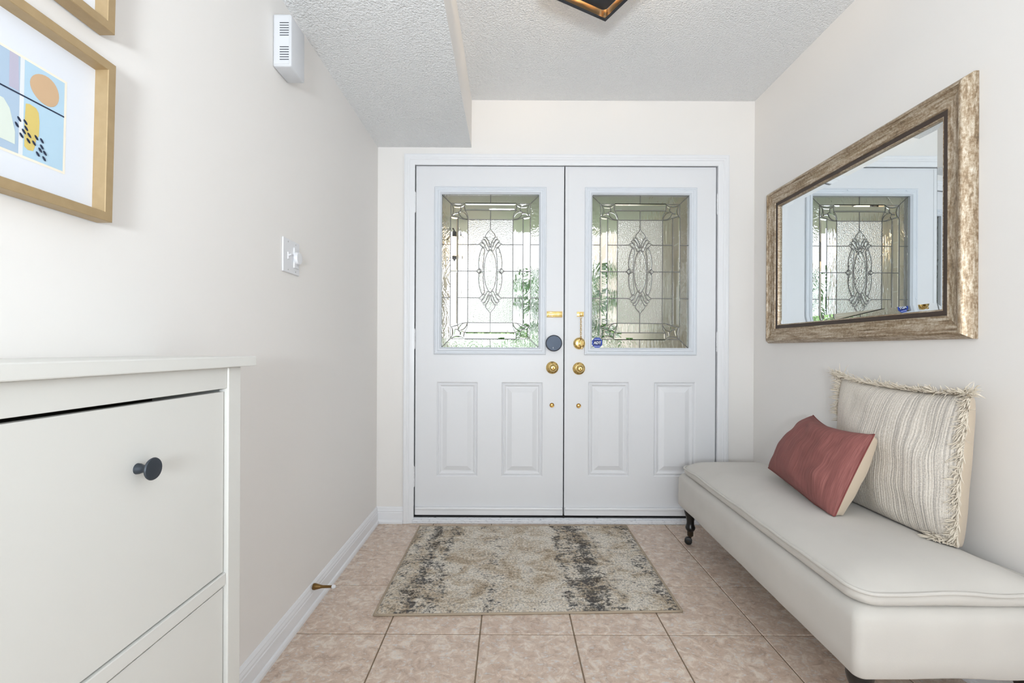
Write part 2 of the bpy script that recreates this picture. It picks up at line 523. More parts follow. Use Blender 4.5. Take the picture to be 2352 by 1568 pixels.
# unseen patio window added around the rear fill light, behind the photographer
win = obj('added_window_1', rect_loft(bmesh.new(), -0.65, 1.29, 0.22, 2.28, [(-0.06, 0), (-0.06, .02), (0, .02), (0.0, -0.04), (0.05, -0.04), (0.05, -0.08)], lambda a, b, h: (a, YB + h, b)), white_m)
tag(win, kind='structure')
obj('added_mullion', B(0.29, 0.35, YB - .08, YB - .04, 0.24, 2.26), white_m, win)
for a in (-0.60, 0.35):
    obj('added_window_pane', B(a, a + 0.89, YB - .066, YB - .06, 0.27, 2.23), g_bevel, win)
for nm, xw, sg, zt_ in (('added_window_2', XR, -1, 2.22), ('added_window_3', XL, 1, 2.16)):  # unseen side windows, added to go with the side fill lights
    w_ = obj(nm, rect_loft(bmesh.new(), -1.82, -0.48, 0.48, zt_, [(-0.012, 0), (-0.012, .012), (0, .012), (0.0, -0.04), (0.05, -0.04), (0.05, -0.08)], lambda a, b, h: (xw + sg * h, a, b)), white_m)
    tag(w_, kind='structure')
    obj('added_mullion', B(min(xw - sg * .08, xw - sg * .04), max(xw - sg * .08, xw - sg * .04), -1.175, -1.125, 0.5, zt_ - .02), white_m, w_)
    obj('added_window_pane', B(min(xw - sg * .066, xw - sg * .06), max(xw - sg * .066, xw - sg * .06), -1.79, -0.51, 0.51, zt_ - .03), g_bevel, w_)
ce = obj('ceiling', B(XL - .1, XR + .1, YB - .1, YF + .1, ZC, ZC + .1), ceil_m); tag(ce, kind='structure')
bm = B(XL, XS, YB, YF, ZS, ZC)
for f in bm.faces: f.material_index = 1 if f.normal.x > 0.5 else 0
so = obj('ceiling_soffit', bm, [ceil_m, wall_m]); tag(so, kind='structure')

# ---- baseboards
def baseprof(): return [(0.0, 0.0), (0.020, 0.0), (0.0205, 0.010), (0.018, 0.018), (0.0125, 0.021), (0.0125, 0.060), (0.0105, 0.063), (0.0105, 0.069), (0.0115, 0.071), (0.008, 0.080), (0.008, 0.084), (0.004, 0.092), (0.0, 0.094)]
def sweep(bm, p0, p1, nrm, prof):
    p0, p1, nrm = Vector(p0), Vector(p1), Vector(nrm)
    A = [bm.verts.new(p0 + nrm * d + Vector((0, 0, h))) for d, h in prof]
    Bv = [bm.verts.new(p1 + nrm * d + Vector((0, 0, h))) for d, h in prof]
    for i in range(len(prof) - 1): bm.faces.new((A[i], A[i + 1], Bv[i + 1], Bv[i]))
    bm.faces.new(A); bm.faces.new(Bv)
    return bm
casx0 = PW(927.6, 700, 2.64)[0]
casx1 = PW(1673.2, 700, 2.64)[0]
bl = obj('baseboard_left', sweep(bmesh.new(), (XL, YB, 0), (XL, YF, 0), (1, 0, 0), baseprof()), white_m); tag(bl, kind='structure')
bf = obj('baseboard_front', sweep(sweep(bmesh.new(), (XL, YF, 0), (casx0 - 0.001, YF, 0), (0, -1, 0), baseprof()), (casx1 + 0.001, YF, 0), (XR, YF, 0), (0, -1, 0), baseprof()), white_m); tag(bf, kind='structure')
brd = obj('baseboard_right', sweep(bmesh.new(), (XR, YB, 0), (XR, YF, 0), (-1, 0, 0), baseprof()), white_m); tag(brd, kind='structure')

# ---- door casing (mitred three sides), jambs, sill
ctop = PW(1290, 355, 2.64)[1]
cw_l = OPx0 - casx0
prof = [(0, 0), (0, .016), (.006, .018), (.018, .017), (.021, .0145), (.030, .0145), (.034, .011), (.048, .010), (cw_l + 0.003, .008), (cw_l + 0.003, -0.004)]
ca = obj('trim_1', rect_loft(bmesh.new(), casx0, casx1, -0.3, ctop, prof, lambda a, b, h: (a, YF - h, max(b, 0.0)), sides=(1, 2, 3)), white_m)
tag(ca, kind='structure')
bm = bmesh.new()
jb = 0.032
box(bm, OPx0 - jb, OPx0, YF - 0.002, YF + .15, 0, OPz1 + jb)
box(bm, OPx1, OPx1 + jb, YF - 0.002, YF + .15, 0, OPz1 + jb)
box(bm, OPx0, OPx1, YF - 0.002, YF + .15, OPz1, OPz1 + jb)
jm = obj('trim_2', bm, white_m); tag(jm, kind='structure')
bm = bmesh.new()
box(bm, OPx0, OPx0 + 0.022, YF + .064, YF + .08, 0.03, OPz1)
box(bm, OPx1 - 0.022, OPx1, YF + .064, YF + .08, 0.03, OPz1)
box(bm, OPx0, OPx1, YF + .064, YF + .08, OPz1 - 0.022, OPz1)
box(bm, OPx0, OPx1, YF + .01, YF + .08, 0.0, 0.034)
obj('weatherstrip', bm, gap_shade, jm)  # stops light leaks; its dark colour stands for shade in the gaps
bm = bmesh.new()
box(bm, OPx0 - 0.004, OPx1 + 0.004, YF - 0.016, YF + 0.012, 0.0, 0.024, bevel=0.004)
box(bm, OPx0, OPx1, YF - 0.004, YF + 0.03, 0.0235, 0.030, bevel=0.002)
box(bm, OPx0, OPx1, YF + 0.06, YF + .16, 0.0, 0.028, bevel=0.004)
sl = obj('trim_3', bm, sill_m); tag(sl, kind='structure')

# ================================================================== DOORS
KU = 1.0 / (3.647 * F_PX / DY)       # glass pattern unit -> metres
GHW, GHH = 407.5 * KU, 640 * KU

def arc(p, q, bulge, n=7):
    """points from p to q with sideways bulge (positive = left of travel)"""
    p, q = Vector((p[0], p[1])), Vector((q[0], q[1]))
    d = q - p; nrm = Vector((-d.y, d.x)); nrm.normalize()
    return [tuple(p + d * t + nrm * bulge * 4 * t * (1 - t)) for t in [i / n for i in range(n + 1)]]

# pattern in units, y down (picture), centre origin, drawn for the upper-left and mirrored
LINES = []      # polylines of lead
PANES = []      # (kind, polygon)
def mir(poly, sx, sy): return [(x * sx, y * sy) for x, y in poly]
X1, X2, X3, X4 = 407.5, 336, 274, 190
Y1, Y2, Y3, Y4 = 640, 571, 513, 434
HY = 224
for sx in (-1, 1):
    for sy in (-1, 1):
        m = lambda poly: mir(poly, sx, sy)
        add = lambda kind, poly: PANES.append((kind, m(poly)))
        # outer border
        add('border', [(0, Y1), (X1, Y1), (X2, Y2), (0, Y2)])
        add('border', [(X1, Y1), (X1, HY), (X2, HY), (X2, Y2)])
        add('bevel', [(X2 - 3, 456), (X2 - 3, 0), (X3, 0), (X3, 448)])
        add('ripple', [(X3, 448), (X3, HY), (X4, HY), (X4, Y4)])
        add('ripple', [(X3, HY), (X3, 0), (X4, 0), (X4, HY)])
        add('ripple', [(0, Y3), (216, Y3), (X4, Y4), (0, Y4)])
        add('granite', [(0, Y4), (X4, Y4), (X4, HY), (0, HY)])
        add('granite', [(0, HY), (X4, HY), (X4, 0), (0, 0)])
        L = lambda *pts: LINES.append(m(list(pts)))
        L((X1, Y1), (X2, Y2)); L((X1, HY), (X2, HY)); L((X3, HY), (98, HY)); L((X2, 0), (119, 0))
        L((0, Y2), (214, Y2)); L((0, Y3), (216, Y3)); L((0, Y4), (X4, Y4)); L((X2, 456), (X2, 0)); L((X3, 448), (X3, 0)); L((X4, Y4), (X4, 0))
        L((0, Y1), (0, Y2)); L((0, Y3), (0, 355))
        # corner cluster
        A, Bp, Cp, Dp = (X2, Y2), (214, 569), (X2 - 2, 456), (X4, Y4)
        Ep, Fp, Gp, Hp = (308, 541), (252, 538), (214, 512), (298, 487)
        Ip, Jp = (271, 452), (268, 500)
        topl = arc(A, Bp, 2, 5) + arc(Bp, A, -24, 6)[1:-1]
        lefl = arc(A, Cp, -2, 5) + arc(Cp, A, 24, 6)[1:-1]
        leaf = arc(Jp, Dp, 22, 6) + arc(Dp, Jp, 22, 6)[1:-1]
        add('bevel', topl); add('bevel', lefl); add('gemclear', leaf)
        add('bevel', [Ep, Fp, (248, 514), (272, 490), Hp])
        add('bevel', [Fp, (222, 556), Gp, (240, 500), (248, 514)])
        add('bevel', [Hp, (272, 490), (262, 478), Ip, (322, 468)])
        L(*topl, topl[0]); L(*lefl, lefl[0]); L(*leaf, leaf[0])
        L(Fp, (248, 514), (272, 490), Hp); L((222, 556), Gp, (216, Y3)); L((322, 468), Ip, (X3, 448)); L(*arc(Gp, Dp, -8, 5)); L(*arc(Ip, Dp, 6, 5))
        # medallion: feathers of the upper (and lower) finial
        f1 = [(4, 196), (9, 232), (22, 262), (40, 283), (58, 284), (62, 272), (46, 262), (32, 240), (20, 212)]
        f2 = [(4, 180), (22, 212), (34, 242), (50, 261), (66, 262), (80, 250), (66, 244), (52, 224), (40, 196), (24, 166)]
        f3 = [(40, 200), (54, 226), (72, 240), (88, 234), (100, 226), (84, 220), (72, 206), (64, 190)]
        cres = [(58, 200), (46, 176), (54, 120), (59, 60), (60, 8), (82, 12), (96, 26), (99, 70), (92, 130), (78, 176), (64, 206)]
        for f in (f1, f2, f3): add('gem', f); L(*f, f[0])
        add('gem', cres); L(*cres, cres[0])
        L((119, 0), (106, 8), (97, 22)); L((75, 0), (88, 8), (97, 22)); L((75, 0), (54, 0))
    # side diamonds, border middle
    PANES.append(('gemclear', [(sx * 119, 0), (sx * 101, -9), (sx * 97, -24), (sx * 92, -8), (sx * 76, 0), (sx * 92, 8), (sx * 97, 24), (sx * 101, 9)]))
    PANES.append(('border', [(sx * X1, HY), (sx * X1, -HY), (sx * X2, -HY), (sx * X2, HY)]))
for sy in (-1, 1):
    PANES.append(('bevel', mir([(-214, Y2 - 3), (214, Y2 - 3), (216, Y3), (-216, Y3)], 1, sy)))
    dr = [(0, 355), (14, 334), (34, 312), (42, 294), (38, 284), (22, 262), (9, 236), (0, 200)]
    drop = dr + [(-x, y) for x, y in reversed(dr[1:-1])]
    PANES.append(('gem', mir(drop, 1, sy))); LINES.append(mir(drop + drop[:1], 1, sy))
    LINES.append(mir([(-X2, Y2), (X2, Y2)], 1, sy)[:0] or mir([(-214, Y2), (214, Y2)], 1, sy))
el = [(52 * math.cos(t), 177 * math.sin(t)) for t in [2 * PI * i / 36 for i in range(36)]]
el = [(x * (1 - 0.25 * (abs(y) / 177) ** 6), y) for x, y in el]
PANES.append(('gemcentre', el)); LINES.append(el + el[:1])

GM = dict(border=g_border, bevel=g_bevel, ripple=g_ripple, granite=g_granite, gem=g_gem, gemclear=g_bevel, gemcentre=g_gem)
def pane_mesh(kind, poly):
    pts = [(x * KU, -y * KU) for x, y in poly]
    cx = sum(p[0] for p in pts) / len(pts); cz = sum(p[1] for p in pts) / len(pts)
    bm = bmesh.new()
    raised = kind in ('gem', 'gemclear', 'gemcentre')
    back = -0.0015 if raised else 0.0045
    front = -0.0045 if raised else 0.0005
    ar = sum(pts[i][0] * pts[(i + 1) % len(pts)][1] - pts[(i + 1) % len(pts)][0] * pts[i][1] for i in range(len(pts)))
    if ar < 0: pts = pts[::-1]
    def ring(y, ins):
        out = []
        nn = len(pts)
        for i in range(nn):
            p0, p1, p2 = Vector(pts[i - 1]), Vector(pts[i]), Vector(pts[(i + 1) % nn])
            n1 = (p1 - p0).normalized(); n2 = (p2 - p1).normalized()
            n1 = Vector((-n1.y, n1.x)); n2 = Vector((-n2.y, n2.x))
            b = n1 + n2
            b = b / max(0.6, b.dot(n1)) if b.length > 1e-6 else n1
            q = p1 + b * ins
            out.append(bm.verts.new((q.x, y, q.y)))
        return out
    if kind in ('bevel', 'gem', 'gemclear', 'gemcentre'):
        rs = [ring(back, 0), ring(front, 0), ring(front - 0.0022, {'bevel': 0.0085, 'gem': 0.0045, 'gemclear': 0.004, 'gemcentre': 0.0065}[kind] if len(pts) > 5 or kind != 'bevel' or max(abs(p[1] - pts[0][1]) for p in pts) > 0.2 or max(abs(p[0] - pts[0][0]) for p in pts) > 0.2 else 0.005)]
    else: rs = [ring(back, 0), ring(front, 0)]
    nn = len(pts)
    for a, b in zip(rs, rs[1:]):
        for i in range(nn): bm.faces.new((a[i], a[(i + 1) % nn], b[(i + 1) % nn], b[i]))
    bm.faces.new(rs[0]); bm.faces.new(rs[-1])
    return mesh_of('pane', bm, GM[kind])
pane_meshes = [pane_mesh(k_, p_) for k_, p_ in PANES]
def came_mesh():
    bm = bmesh.new()
    seen = set()
    for pl in LINES:
        key = frozenset((round(p[0]), round(p[1])) for p in pl)
        if key in seen: continue
        seen.add(key)
        pts = []
        for p in pl:
            q = Vector((p[0] * KU, -0.001, -p[1] * KU))
            if not pts or (q - pts[-1]).length > 1e-5: pts.append(q)
        if len(pts) < 2: continue
        cl = (pts[0] - pts[-1]).length < 1e-4 and len(pts) > 3
        curved = len(pts) > 5
        ys = -0.0045 if curved and max(abs(p[1]) for p in pl) < 360 else 0.0
        pts = [p + Vector((0, ys, 0)) for p in pts]
        r = 0.0025 if not curved else 0.0021
        if cl: tube(bm, pts[:-1], r, 6, closed=True)
        else: tube(bm, pts, r, 6)
    return mesh_of('lead_came', bm, lead_m, smooth=True, angle=40)
came_me = came_mesh()

lite_prof = [(0, -0.004), (0, .006), (.004, .010), (.010, .011), (.013, .0085), (.020, .0085), (.024, .0125), (.033, .0125), (.038, .007), (.0425, .003), (.0425, -0.022)]
panel_prof = [(0, 0), (.003, -.0015), (.0075, -.008), (.0095, -.008), (.0145, -.0035), (.019, -.004), (.025, -.0095), (.0275, -.0105), (.034, -.0105), (.058, -.001), (.0605, 0.0)]
fdoor = lambda a, b, h: (a, DY - h, b)

def front_door(name, x0, x1, glass_px, panel_px, label):
    gx0 = PW(glass_px[0], 620, DY)[0]; gx1 = PW(glass_px[1], 620, DY)[0]
    gcx = (gx0 + gx1) / 2
    mid = (glass_px[0] + glass_px[1]) / 2
    gz1 = PW(mid, glass_px[2], DY)[1]; gz0 = PW(mid, glass_px[3], DY)[1]; gcz = (gz0 + gz1) / 2
    gx0, gx1, gz0, gz1 = gcx - GHW, gcx + GHW, gcz - GHH, gcz + GHH
    holes = [(gx0 - 0.002, gx1 + 0.002, gz0 - 0.002, gz1 + 0.002)]
    pz1, pz0 = PW(mid, 877, DY)[1], PW(mid, 1094, DY)[1]
    pr = []
    for a, b in panel_px:
        pr.append((PW(a, 985, DY)[0], PW(b, 985, DY)[0], pz0, pz1))
    bm = plate(bmesh.new(), x0, x1, dz0, dz1, DY, DY + 0.044, holes)
    # cut the panel recesses out of the front skin only
    bm.free()
    bm = plate(bmesh.new(), x0, x1, dz0, dz1, DY, DY + 0.014, holes + pr)
    plate(bm, x0, x1, dz0, dz1, DY + 0.014, DY + 0.044, holes)
    d = obj(name, bm, door_m, origin=((x0 + x1) / 2, DY, dz0))
    tag(d, label, 'door', kind='structure')
    for p in pr:
        obj('raised_panel', rect_loft(bmesh.new(), *p, panel_prof, fdoor, fill=True), door_m, d)
    lf = obj('lite_frame', rect_loft(bmesh.new(), gx0 - .0425, gx1 + .0425, gz0 - .0425, gz1 + .0425, lite_prof, fdoor), lite_m, d)
    lf['label'] = 'white moulded frame holding the leaded glass'
    bm = bmesh.new()   # screw plugs
    for fx in (0.05, 0.35, 0.65, 0.95):
        for zz in (gz0 - .0285, gz1 + .0285):
            lathe(bm, [(0.0035, 0), (0.003, 0.0008), (0, 0.001)], (gx0 + (gx1 - gx0) * fx, DY - .0125, zz), (0, -1, 0), 10)
    for fz in (0.33, 0.66):
        for xx in (gx0 - .0285, gx1 + .0285):
            lathe(bm, [(0.0035, 0), (0.003, 0.0008), (0, 0.001)], (xx, DY - .0125, gz0 + (gz1 - gz0) * fz), (0, -1, 0), 10)
    obj('screw_plugs', bm, lite_m, lf)
    for me in pane_meshes: inst('pane', me, lf, (gcx, DY + 0.014, gcz))
    inst('lead_came', came_me, lf, (gcx, DY + 0.014, gcz))
    # bottom sweep
    bm = bmesh.new()
    zs = dz0 + 0.048
    box(bm, x0 + .002, x1 - .002, DY - 0.012, DY, dz0 + 0.002, zs - 0.012, bevel=0.002)
    box(bm, x0 + .002, x1 - .002, DY - 0.018, DY, zs - 0.016, zs, bevel=0.005)
    obj('door_sweep', bm, white_m, d)
    return d, (gx0, gx1, gz0, gz1)

door1, g1 = front_door('door_1', d1x0, d1x1, (1013.8, 1238.2, 446, 797.5), [(1002.5, 1097), (1151.5, 1246.5)],
                       'white entry door with leaded glass and a round dark smart lock')
door2, g2 = front_door('door_2', d2x0, d2x1, (1360, 1582.8, 448, 798.5), [(1350.5, 1445), (1501.5, 1597)],
                       'white entry door with leaded glass, door chain and blue octagon sticker')
# meeting astragal at door two, coloured dark for the shade of the gap behind both leaves
obj('astragal', B(d1x1 - 0.012, d2x0 + 0.014, DY + 0.0445, DY + 0.056, dz0, dz1), gap_shade, door2)
bm = box(bmesh.new(), d2x0 + 0.0005, PW(1305.5, 600, DY)[0], DY - 0.0022, DY, PW(1300, 780, DY)[1], dz1 - 0.004, bevel=0.001, seg=1)
obj('edge_strip', bm, door_m, door2)

def hinge(door, x, py):
    z1 = PW(x, 1, DY)[1]
    zt = CAM_H - (py[0] - VPY) / F_PX * DY; zb = CAM_H - (py[1] - VPY) / F_PX * DY
    bm = bmesh.new()
    h = (zt - zb) / 5
    for i in range(5):
        lathe(bm, [(0.0055, 0), (0.0062, 0.001), (0.0062, h - 0.0016), (0.0055, h - 0.0008)], (x, DY - 0.008, zb + i * h), (0, 0, 1), 12)
    lathe(bm, [(0.0035, 0), (0.005, 0.002), (0.004, 0.005), (0, 0.006)], (x, DY - 0.008, zt), (0, 0, 1), 12)
    lathe(bm, [(0.0035, 0), (0.005, -0.002), (0.004, -0.005), (0, -0.006)], (x, DY - 0.008, zb), (0, 0, 1), 12)
    obj('hinge', bm, white_m, door, smooth=True, angle=40)
for py in ((444, 488), (757, 801), (1072, 1116)):
    hinge(door1, PW(952.2, 784, DY)[0], py)
for py in ((445, 490), (761, 804), (1074, 1118)):
    hinge(door2, PW(1646, 784, DY)[0], py)

def at(px, py, d=0.0):
    x, z = PW(px, py, DY); return Vector((x, DY - d, z))
def knob(door, px, py):
    k_ = obj('door_knob', lathe(bmesh.new(), [(0.010, 0.010), (0.0105, 0.022), (0.012, 0.027), (0.0185, 0.033), (0.0215, 0.040), (0.0215, 0.047), (0.018, 0.055), (0.011, 0.0595), (0.010, 0.0585), (0.0, 0.0595)], at(px, py), (0, -1, 0), 32), brass_m, door, smooth=True, angle=50)
    obj('rose', lathe(bmesh.new(), [(0.036, 0), (0.0365, 0.002), (0.0345, 0.0065), (0.028, 0.0085), (0.024, 0.012), (0.016, 0.0135), (0.0, 0.0135)], at(px, py), (0, -1, 0), 40), brass_m, k_, smooth=True, angle=50)
    obj('keyhole_button', lathe(bmesh.new(), [(0.0045, 0.059), (0.0045, 0.062), (0.003, 0.063), (0, 0.063)], at(px, py), (0, -1, 0), 14), brass_dark, k_, smooth=True, angle=40)
knob(door1, 1268.5, 844); knob(door2, 1329.5, 846)
# smart lock
sm = obj('smart_lock', lathe(bmesh.new(), [(0.0465, 0), (0.0475, 0.004), (0.0475, 0.022), (0.0455, 0.0255), (0.0435, 0.0258), (0.0425, 0.0245)], at(1271.5, 788), (0, -1, 0), 56), lock_ring, door1, smooth=True, angle=40)
sm['label'] = 'round slate blue smart lock'
obj('lock_face', lathe(bmesh.new(), [(0.0428, 0.020), (0.0428, 0.0246), (0.0, 0.0250)], at(1271.5, 788), (0, -1, 0), 56), lock_m, sm, smooth=True, angle=40)
bm = bmesh.new()
c0 = at(1271.0, 798.5, 0.0256)
pts = [c0 + Vector((-0.004 * math.cos(t) , 0, 0.0045 * math.sin(t))) for t in [(-1.2 + 2.4 * i / 10) for i in range(11)]]
tube(bm, pts, 0.001, 5, rad=[0.0004 + 0.0012 * math.sin(PI * i / 10) for i in range(11)])
obj('lock_mark', bm, plastic_m, sm)
# deadbolt on door two
db = obj('deadbolt', lathe(bmesh.new(), [(0.034, 0), (0.035, 0.003), (0.033, 0.010), (0.027, 0.016), (0.020, 0.018), (0, 0.018)], at(1330.3, 788.5), (0, -1, 0), 40), brass_m, door2, smooth=True, angle=50)
p = at(1330.3, 788.5)
obj('thumb_turn', B(p.x - 0.006, p.x + 0.006, p.y - 0.034, p.y - 0.016, p.z - 0.017, p.z + 0.017, bevel=0.004), brass_m, db, smooth=True)
for dr_, px, py in ((door1, 1267.6, 930.3), (door2, 1329, 931.5)):
    lk = obj('lock_bolt', lathe(bmesh.new(), [(0.0135, 0), (0.0135, 0.003), (0.0115, 0.0045), (0.009, 0.004)], at(px, py), (0, -1, 0), 24), brass_dark, dr_, smooth=True, angle=40)
    obj('bolt_button', lathe(bmesh.new(), [(0.009, 0.003), (0.0085, 0.007), (0.005, 0.009), (0.0, 0.009)], at(px, py), (0, -1, 0), 20), brass_m, lk, smooth=True, angle=40)
# chain track on door one
a_, b_ = at(1255.8, 728.5), at(1291.5, 714.8)
bm = bmesh.new()
box(bm, a_.x, b_.x, DY - 0.003, DY, a_.z, b_.z, bevel=0.001)
box(bm, a_.x + .002, b_.x - .002, DY - 0.011, DY - 0.002, b_.z - 0.0115, b_.z - 0.003, bevel=0.003)
box(bm, a_.x + .002, b_.x - .002, DY - 0.011, DY - 0.002, a_.z + 0.003, a_.z + 0.0115, bevel=0.003)
box(bm, a_.x + .004, b_.x - .004, DY - 0.0135, DY - 0.009, a_.z + 0.009, b_.z - 0.009, bevel=0.002)
tr = obj('chain_track', bm, brass_m, door1, smooth=True, angle=35)
# chain holder + chain on door two
a_, b_ = at(1325, 727), at(1340.8, 715.8)
bm = bmesh.new()
box(bm, a_.x, b_.x, DY - 0.003, DY, a_.z, b_.z, bevel=0.001)
c_ = (a_ + b_) / 2
box(bm, c_.x - 0.004, c_.x + 0.012, DY - 0.014, DY - 0.002, a_.z + 0.003, b_.z - 0.003, bevel=0.004)
ch = obj('chain_holder', bm, brass_m, door2, smooth=True, angle=35)
bm = bmesh.new()
zt, zb = at(1333, 728).z, at(1333, 777).z
xc = at(1333.8, 750).x
nl = 11
for i in range(nl):
    zc = zt + (zb - zt) * (i + 0.5) / nl; hl = (zt - zb) / nl * 0.72
    if i % 2 == 0: pts = [(xc + 0.0042 * math.cos(t), DY - 0.009, zc + hl * math.sin(t)) for t in [2 * PI * j / 12 for j in range(12)]]
    else: pts = [(xc, DY - 0.009 + 0.0042 * math.cos(t), zc + hl * math.sin(t)) for t in [2 * PI * j / 12 for j in range(12)]]
    tube(bm, pts, 0.0014, 6, closed=True)
tube(bm, [(xc, DY - 0.012, zb + 0.004), (xc + 0.001, DY - 0.036, zb - 0.006), (xc + 0.002, DY - 0.040, zb - 0.05)], 0.003, 8)
lathe(bm, [(0.0, -0.002), (0.006, 0), (0.006, 0.006), (0.0, 0.008)], (xc + 0.002, DY - 0.036, zb - 0.056), (0, -1, 0), 16)
obj('chain', bm, M('chain_steel_brass', lin(176, 150, 104), 0.25, 1.0), ch, smooth=True, angle=50)

# octagonal sticker on the glass
st_blue = M('sticker_blue', lin(16, 62, 166), 0.5); st_dark = M('sticker_navy', lin(8, 24, 92), 0.5); st_white = M('sticker_white', lin(245, 247, 250), 0.5)
sc_, R_ = at(1372.2, 786.8, -0.0085), 0.0325
def octo(bm, r, y, mi=0, n=8):
    vsn = [bm.verts.new((sc_.x + r * math.cos(PI / 8 + i * PI / 4), y, sc_.z + r * math.sin(PI / 8 + i * PI / 4))) for i in range(n)]
    f = bm.faces.new(vsn); f.material_index = mi
    return f
def octo_slab(r, y0, y1, mats):
    bm = bmesh.new()
    f = octo(bm, r, y0)
    ret = bmesh.ops.extrude_face_region(bm, geom=[f])
    bmesh.ops.translate(bm, verts=[v for v in ret['geom'] if isinstance(v, bmesh.types.BMVert)], vec=(0, y1 - y0, 0))
    return bm
stk = obj('sticker', octo_slab(R_, sc_.y - 0.0002, sc_.y + 0.0004, st_blue), st_blue, door2)
stk['label'] = 'blue octagonal security company sticker'
obj('sticker_field', B(sc_.x - 0.0215, sc_.x + 0.0225, sc_.y - 0.0006, sc_.y - 0.0002, sc_.z - 0.015, sc_.z + 0.014), st_dark, stk)
def text(name, s, size, loc, mat, parent, shear=0.0, bold=0.0):
    cu = bpy.data.curves.new(name, 'FONT'); cu.body = s; cu.size = size; cu.align_x = 'CENTER'; cu.align_y = 'CENTER'
    cu.extrude = 0.0001; cu.shear = shear; cu.offset = bold; cu.resolution_u = 4
    t = bpy.data.objects.new(name, cu); C.objects.link(t)
    dg = bpy.context.evaluated_depsgraph_get()
    me = bpy.data.meshes.new_from_object(t.evaluated_get(dg))
    bpy.data.objects.remove(t)
    me.materials.clear(); me.materials.append(mat)
    o = bpy.data.objects.new(name, me); C.objects.link(o); o.parent = parent
    o.location = Vector(loc) - woff(parent); o.rotation_euler = (PI / 2, 0, 0)
    OFF[o.name] = Vector(loc)
    return o
text('lettering', 'ADT', 0.0205, (sc_.x + 0.0005, sc_.y - 0.0009, sc_.z - 0.001), st_white, stk, shear=0.12, bold=0.0006)
text('lettering', 'Secured by', 0.0068, (sc_.x, sc_.y - 0.0007, sc_.z + 0.0205), st_white, stk, bold=0.0001)
text('lettering', '800.ADT.ASAP', 0.0052, (sc_.x, sc_.y - 0.0007, sc_.z - 0.0215), st_white, stk, bold=0.0001)

# ================================================================== RUG
rc = []
for px, py in ((858.5, 1409.5), (1566.5, 1400.5), (1438, 1204.8), (964, 1206.2)):
    dxp, dyp = px - VPX, py - VPY
    v_ = -dxp * math.sin(ROLL) + dyp; u_ = dxp + dyp * math.sin(ROLL)
    Y = F_PX * (CAM_H - 0.009) / v_
    rc.append(Vector((u_ / F_PX * Y, min(Y, 2.628), 0)))
def rugp(u, v):
    a = rc[0].lerp(rc[1], u); b = rc[3].lerp(rc[2], u); return a.lerp(b, v)
nx, ny = 230, 170
bm = bmesh.new(); uvl = bm.loops.layers.uv.new('UVMap')
rows = []
for j in range(ny + 1):
    r = []
    for i in range(nx + 1):
        u, v = i / nx, j / ny
        p = rugp(u, v)
        e = min(u, 1 - u, v, 1 - v)
        hgt = 0.0085 * min(1, 0.35 + e * 40) + (random.random() - 0.5) * 0.0016 * min(1, e * 60)
        r.append(bm.verts.new((p.x, p.y, hgt)))
    rows.append(r)
for j in range(ny):
    for i in range(nx):
        f = bm.faces.new((rows[j][i], rows[j][i + 1], rows[j + 1][i + 1], rows[j + 1][i]))
        for lp, (a, b) in zip(f.loops, ((i, j), (i + 1, j), (i + 1, j + 1), (i, j + 1))): lp[uvl].uv = (a / nx, b / ny)
rug = thing('rug', rugp(.5, .5), 'cream and charcoal abstract rug on the tiles before the double doors', 'rug')
obj('pile', bm, rug_m, rug, smooth=True)
bm = bmesh.new()
for a, b in ((0, 1), (1, 2), (2, 3), (3, 0)):
    pts = []
    for i in range(25):
        q = rc[a].lerp(rc[b], i / 24)
        pts.append((q.x, q.y, 0.0045))
    tube(bm, pts, 0.0044, 8)
obj('binding', bm, rug_edge, rug, smooth=True)

# ================================================================== BENCH
BYN, BYF = 1.132, 2.437
def bx(Y): return 0.862 + (Y - 1.132) * 0.0255     # front edge
BACK = 1.392
def bench_map(u, v):  # u across 0..1, v along 0..1
    Y = BYN + (BYF - BYN) * v
    return Vector((bx(Y) + (BACK - bx(Y)) * u, Y, 0))
bench = thing('bench', (1.13, 1.78, 0), 'long cream linen bench on black caster legs along the right wall', 'bench')
def outline(inset, r, n=12, dense=40):
    """rounded outline of the bench plan with an inset, list of (point, s)"""
    W, Lh = BACK - 0.88, BYF - BYN
    hw, hl = W / 2 - inset, Lh / 2 - inset
    r = max(0.005, min(r, hw * 0.98))
    pts = []
    for cx, cyy, a0 in ((hw - r, hl - r, 0), (-hw + r, hl - r, PI / 2), (-hw + r, -hl + r, PI), (hw - r, -hl + r, 3 * PI / 2)):
        for i in range(n + 1):
            a = a0 + PI / 2 * i / n
            pts.append((cx + r * math.cos(a), cyy + r * math.sin(a)))
    # densify straights
    out = []
    for i, p in enumerate(pts):
        q = pts[(i + 1) % len(pts)]
        d = math.hypot(q[0] - p[0], q[1] - p[1])
        k_ = max(1, int(d / 0.03))
        for j in range(k_): out.append((p[0] + (q[0] - p[0]) * j / k_, p[1] + (q[1] - p[1]) * j / k_))
    res = []
    for x, y in out:
        m_ = bench_map(x / W + 0.5, y / Lh + 0.5); res.append(m_)
    return res
def cap_loft(bm, rings, cap_bottom=True):
    """rings of equal count"""
    vr = [[bm.verts.new(p) for p in r] for r in rings]
    n_ = len(vr[0])
    for a, b in zip(vr, vr[1:]):
        for i in range(n_): bm.faces.new((a[i], a[(i + 1) % n_], b[(i + 1) % n_], b[i]))
    if cap_bottom: bm.faces.new(vr[0])
    bm.faces.new(vr[-1])
ZB0, ZB1 = 0.190, 0.362
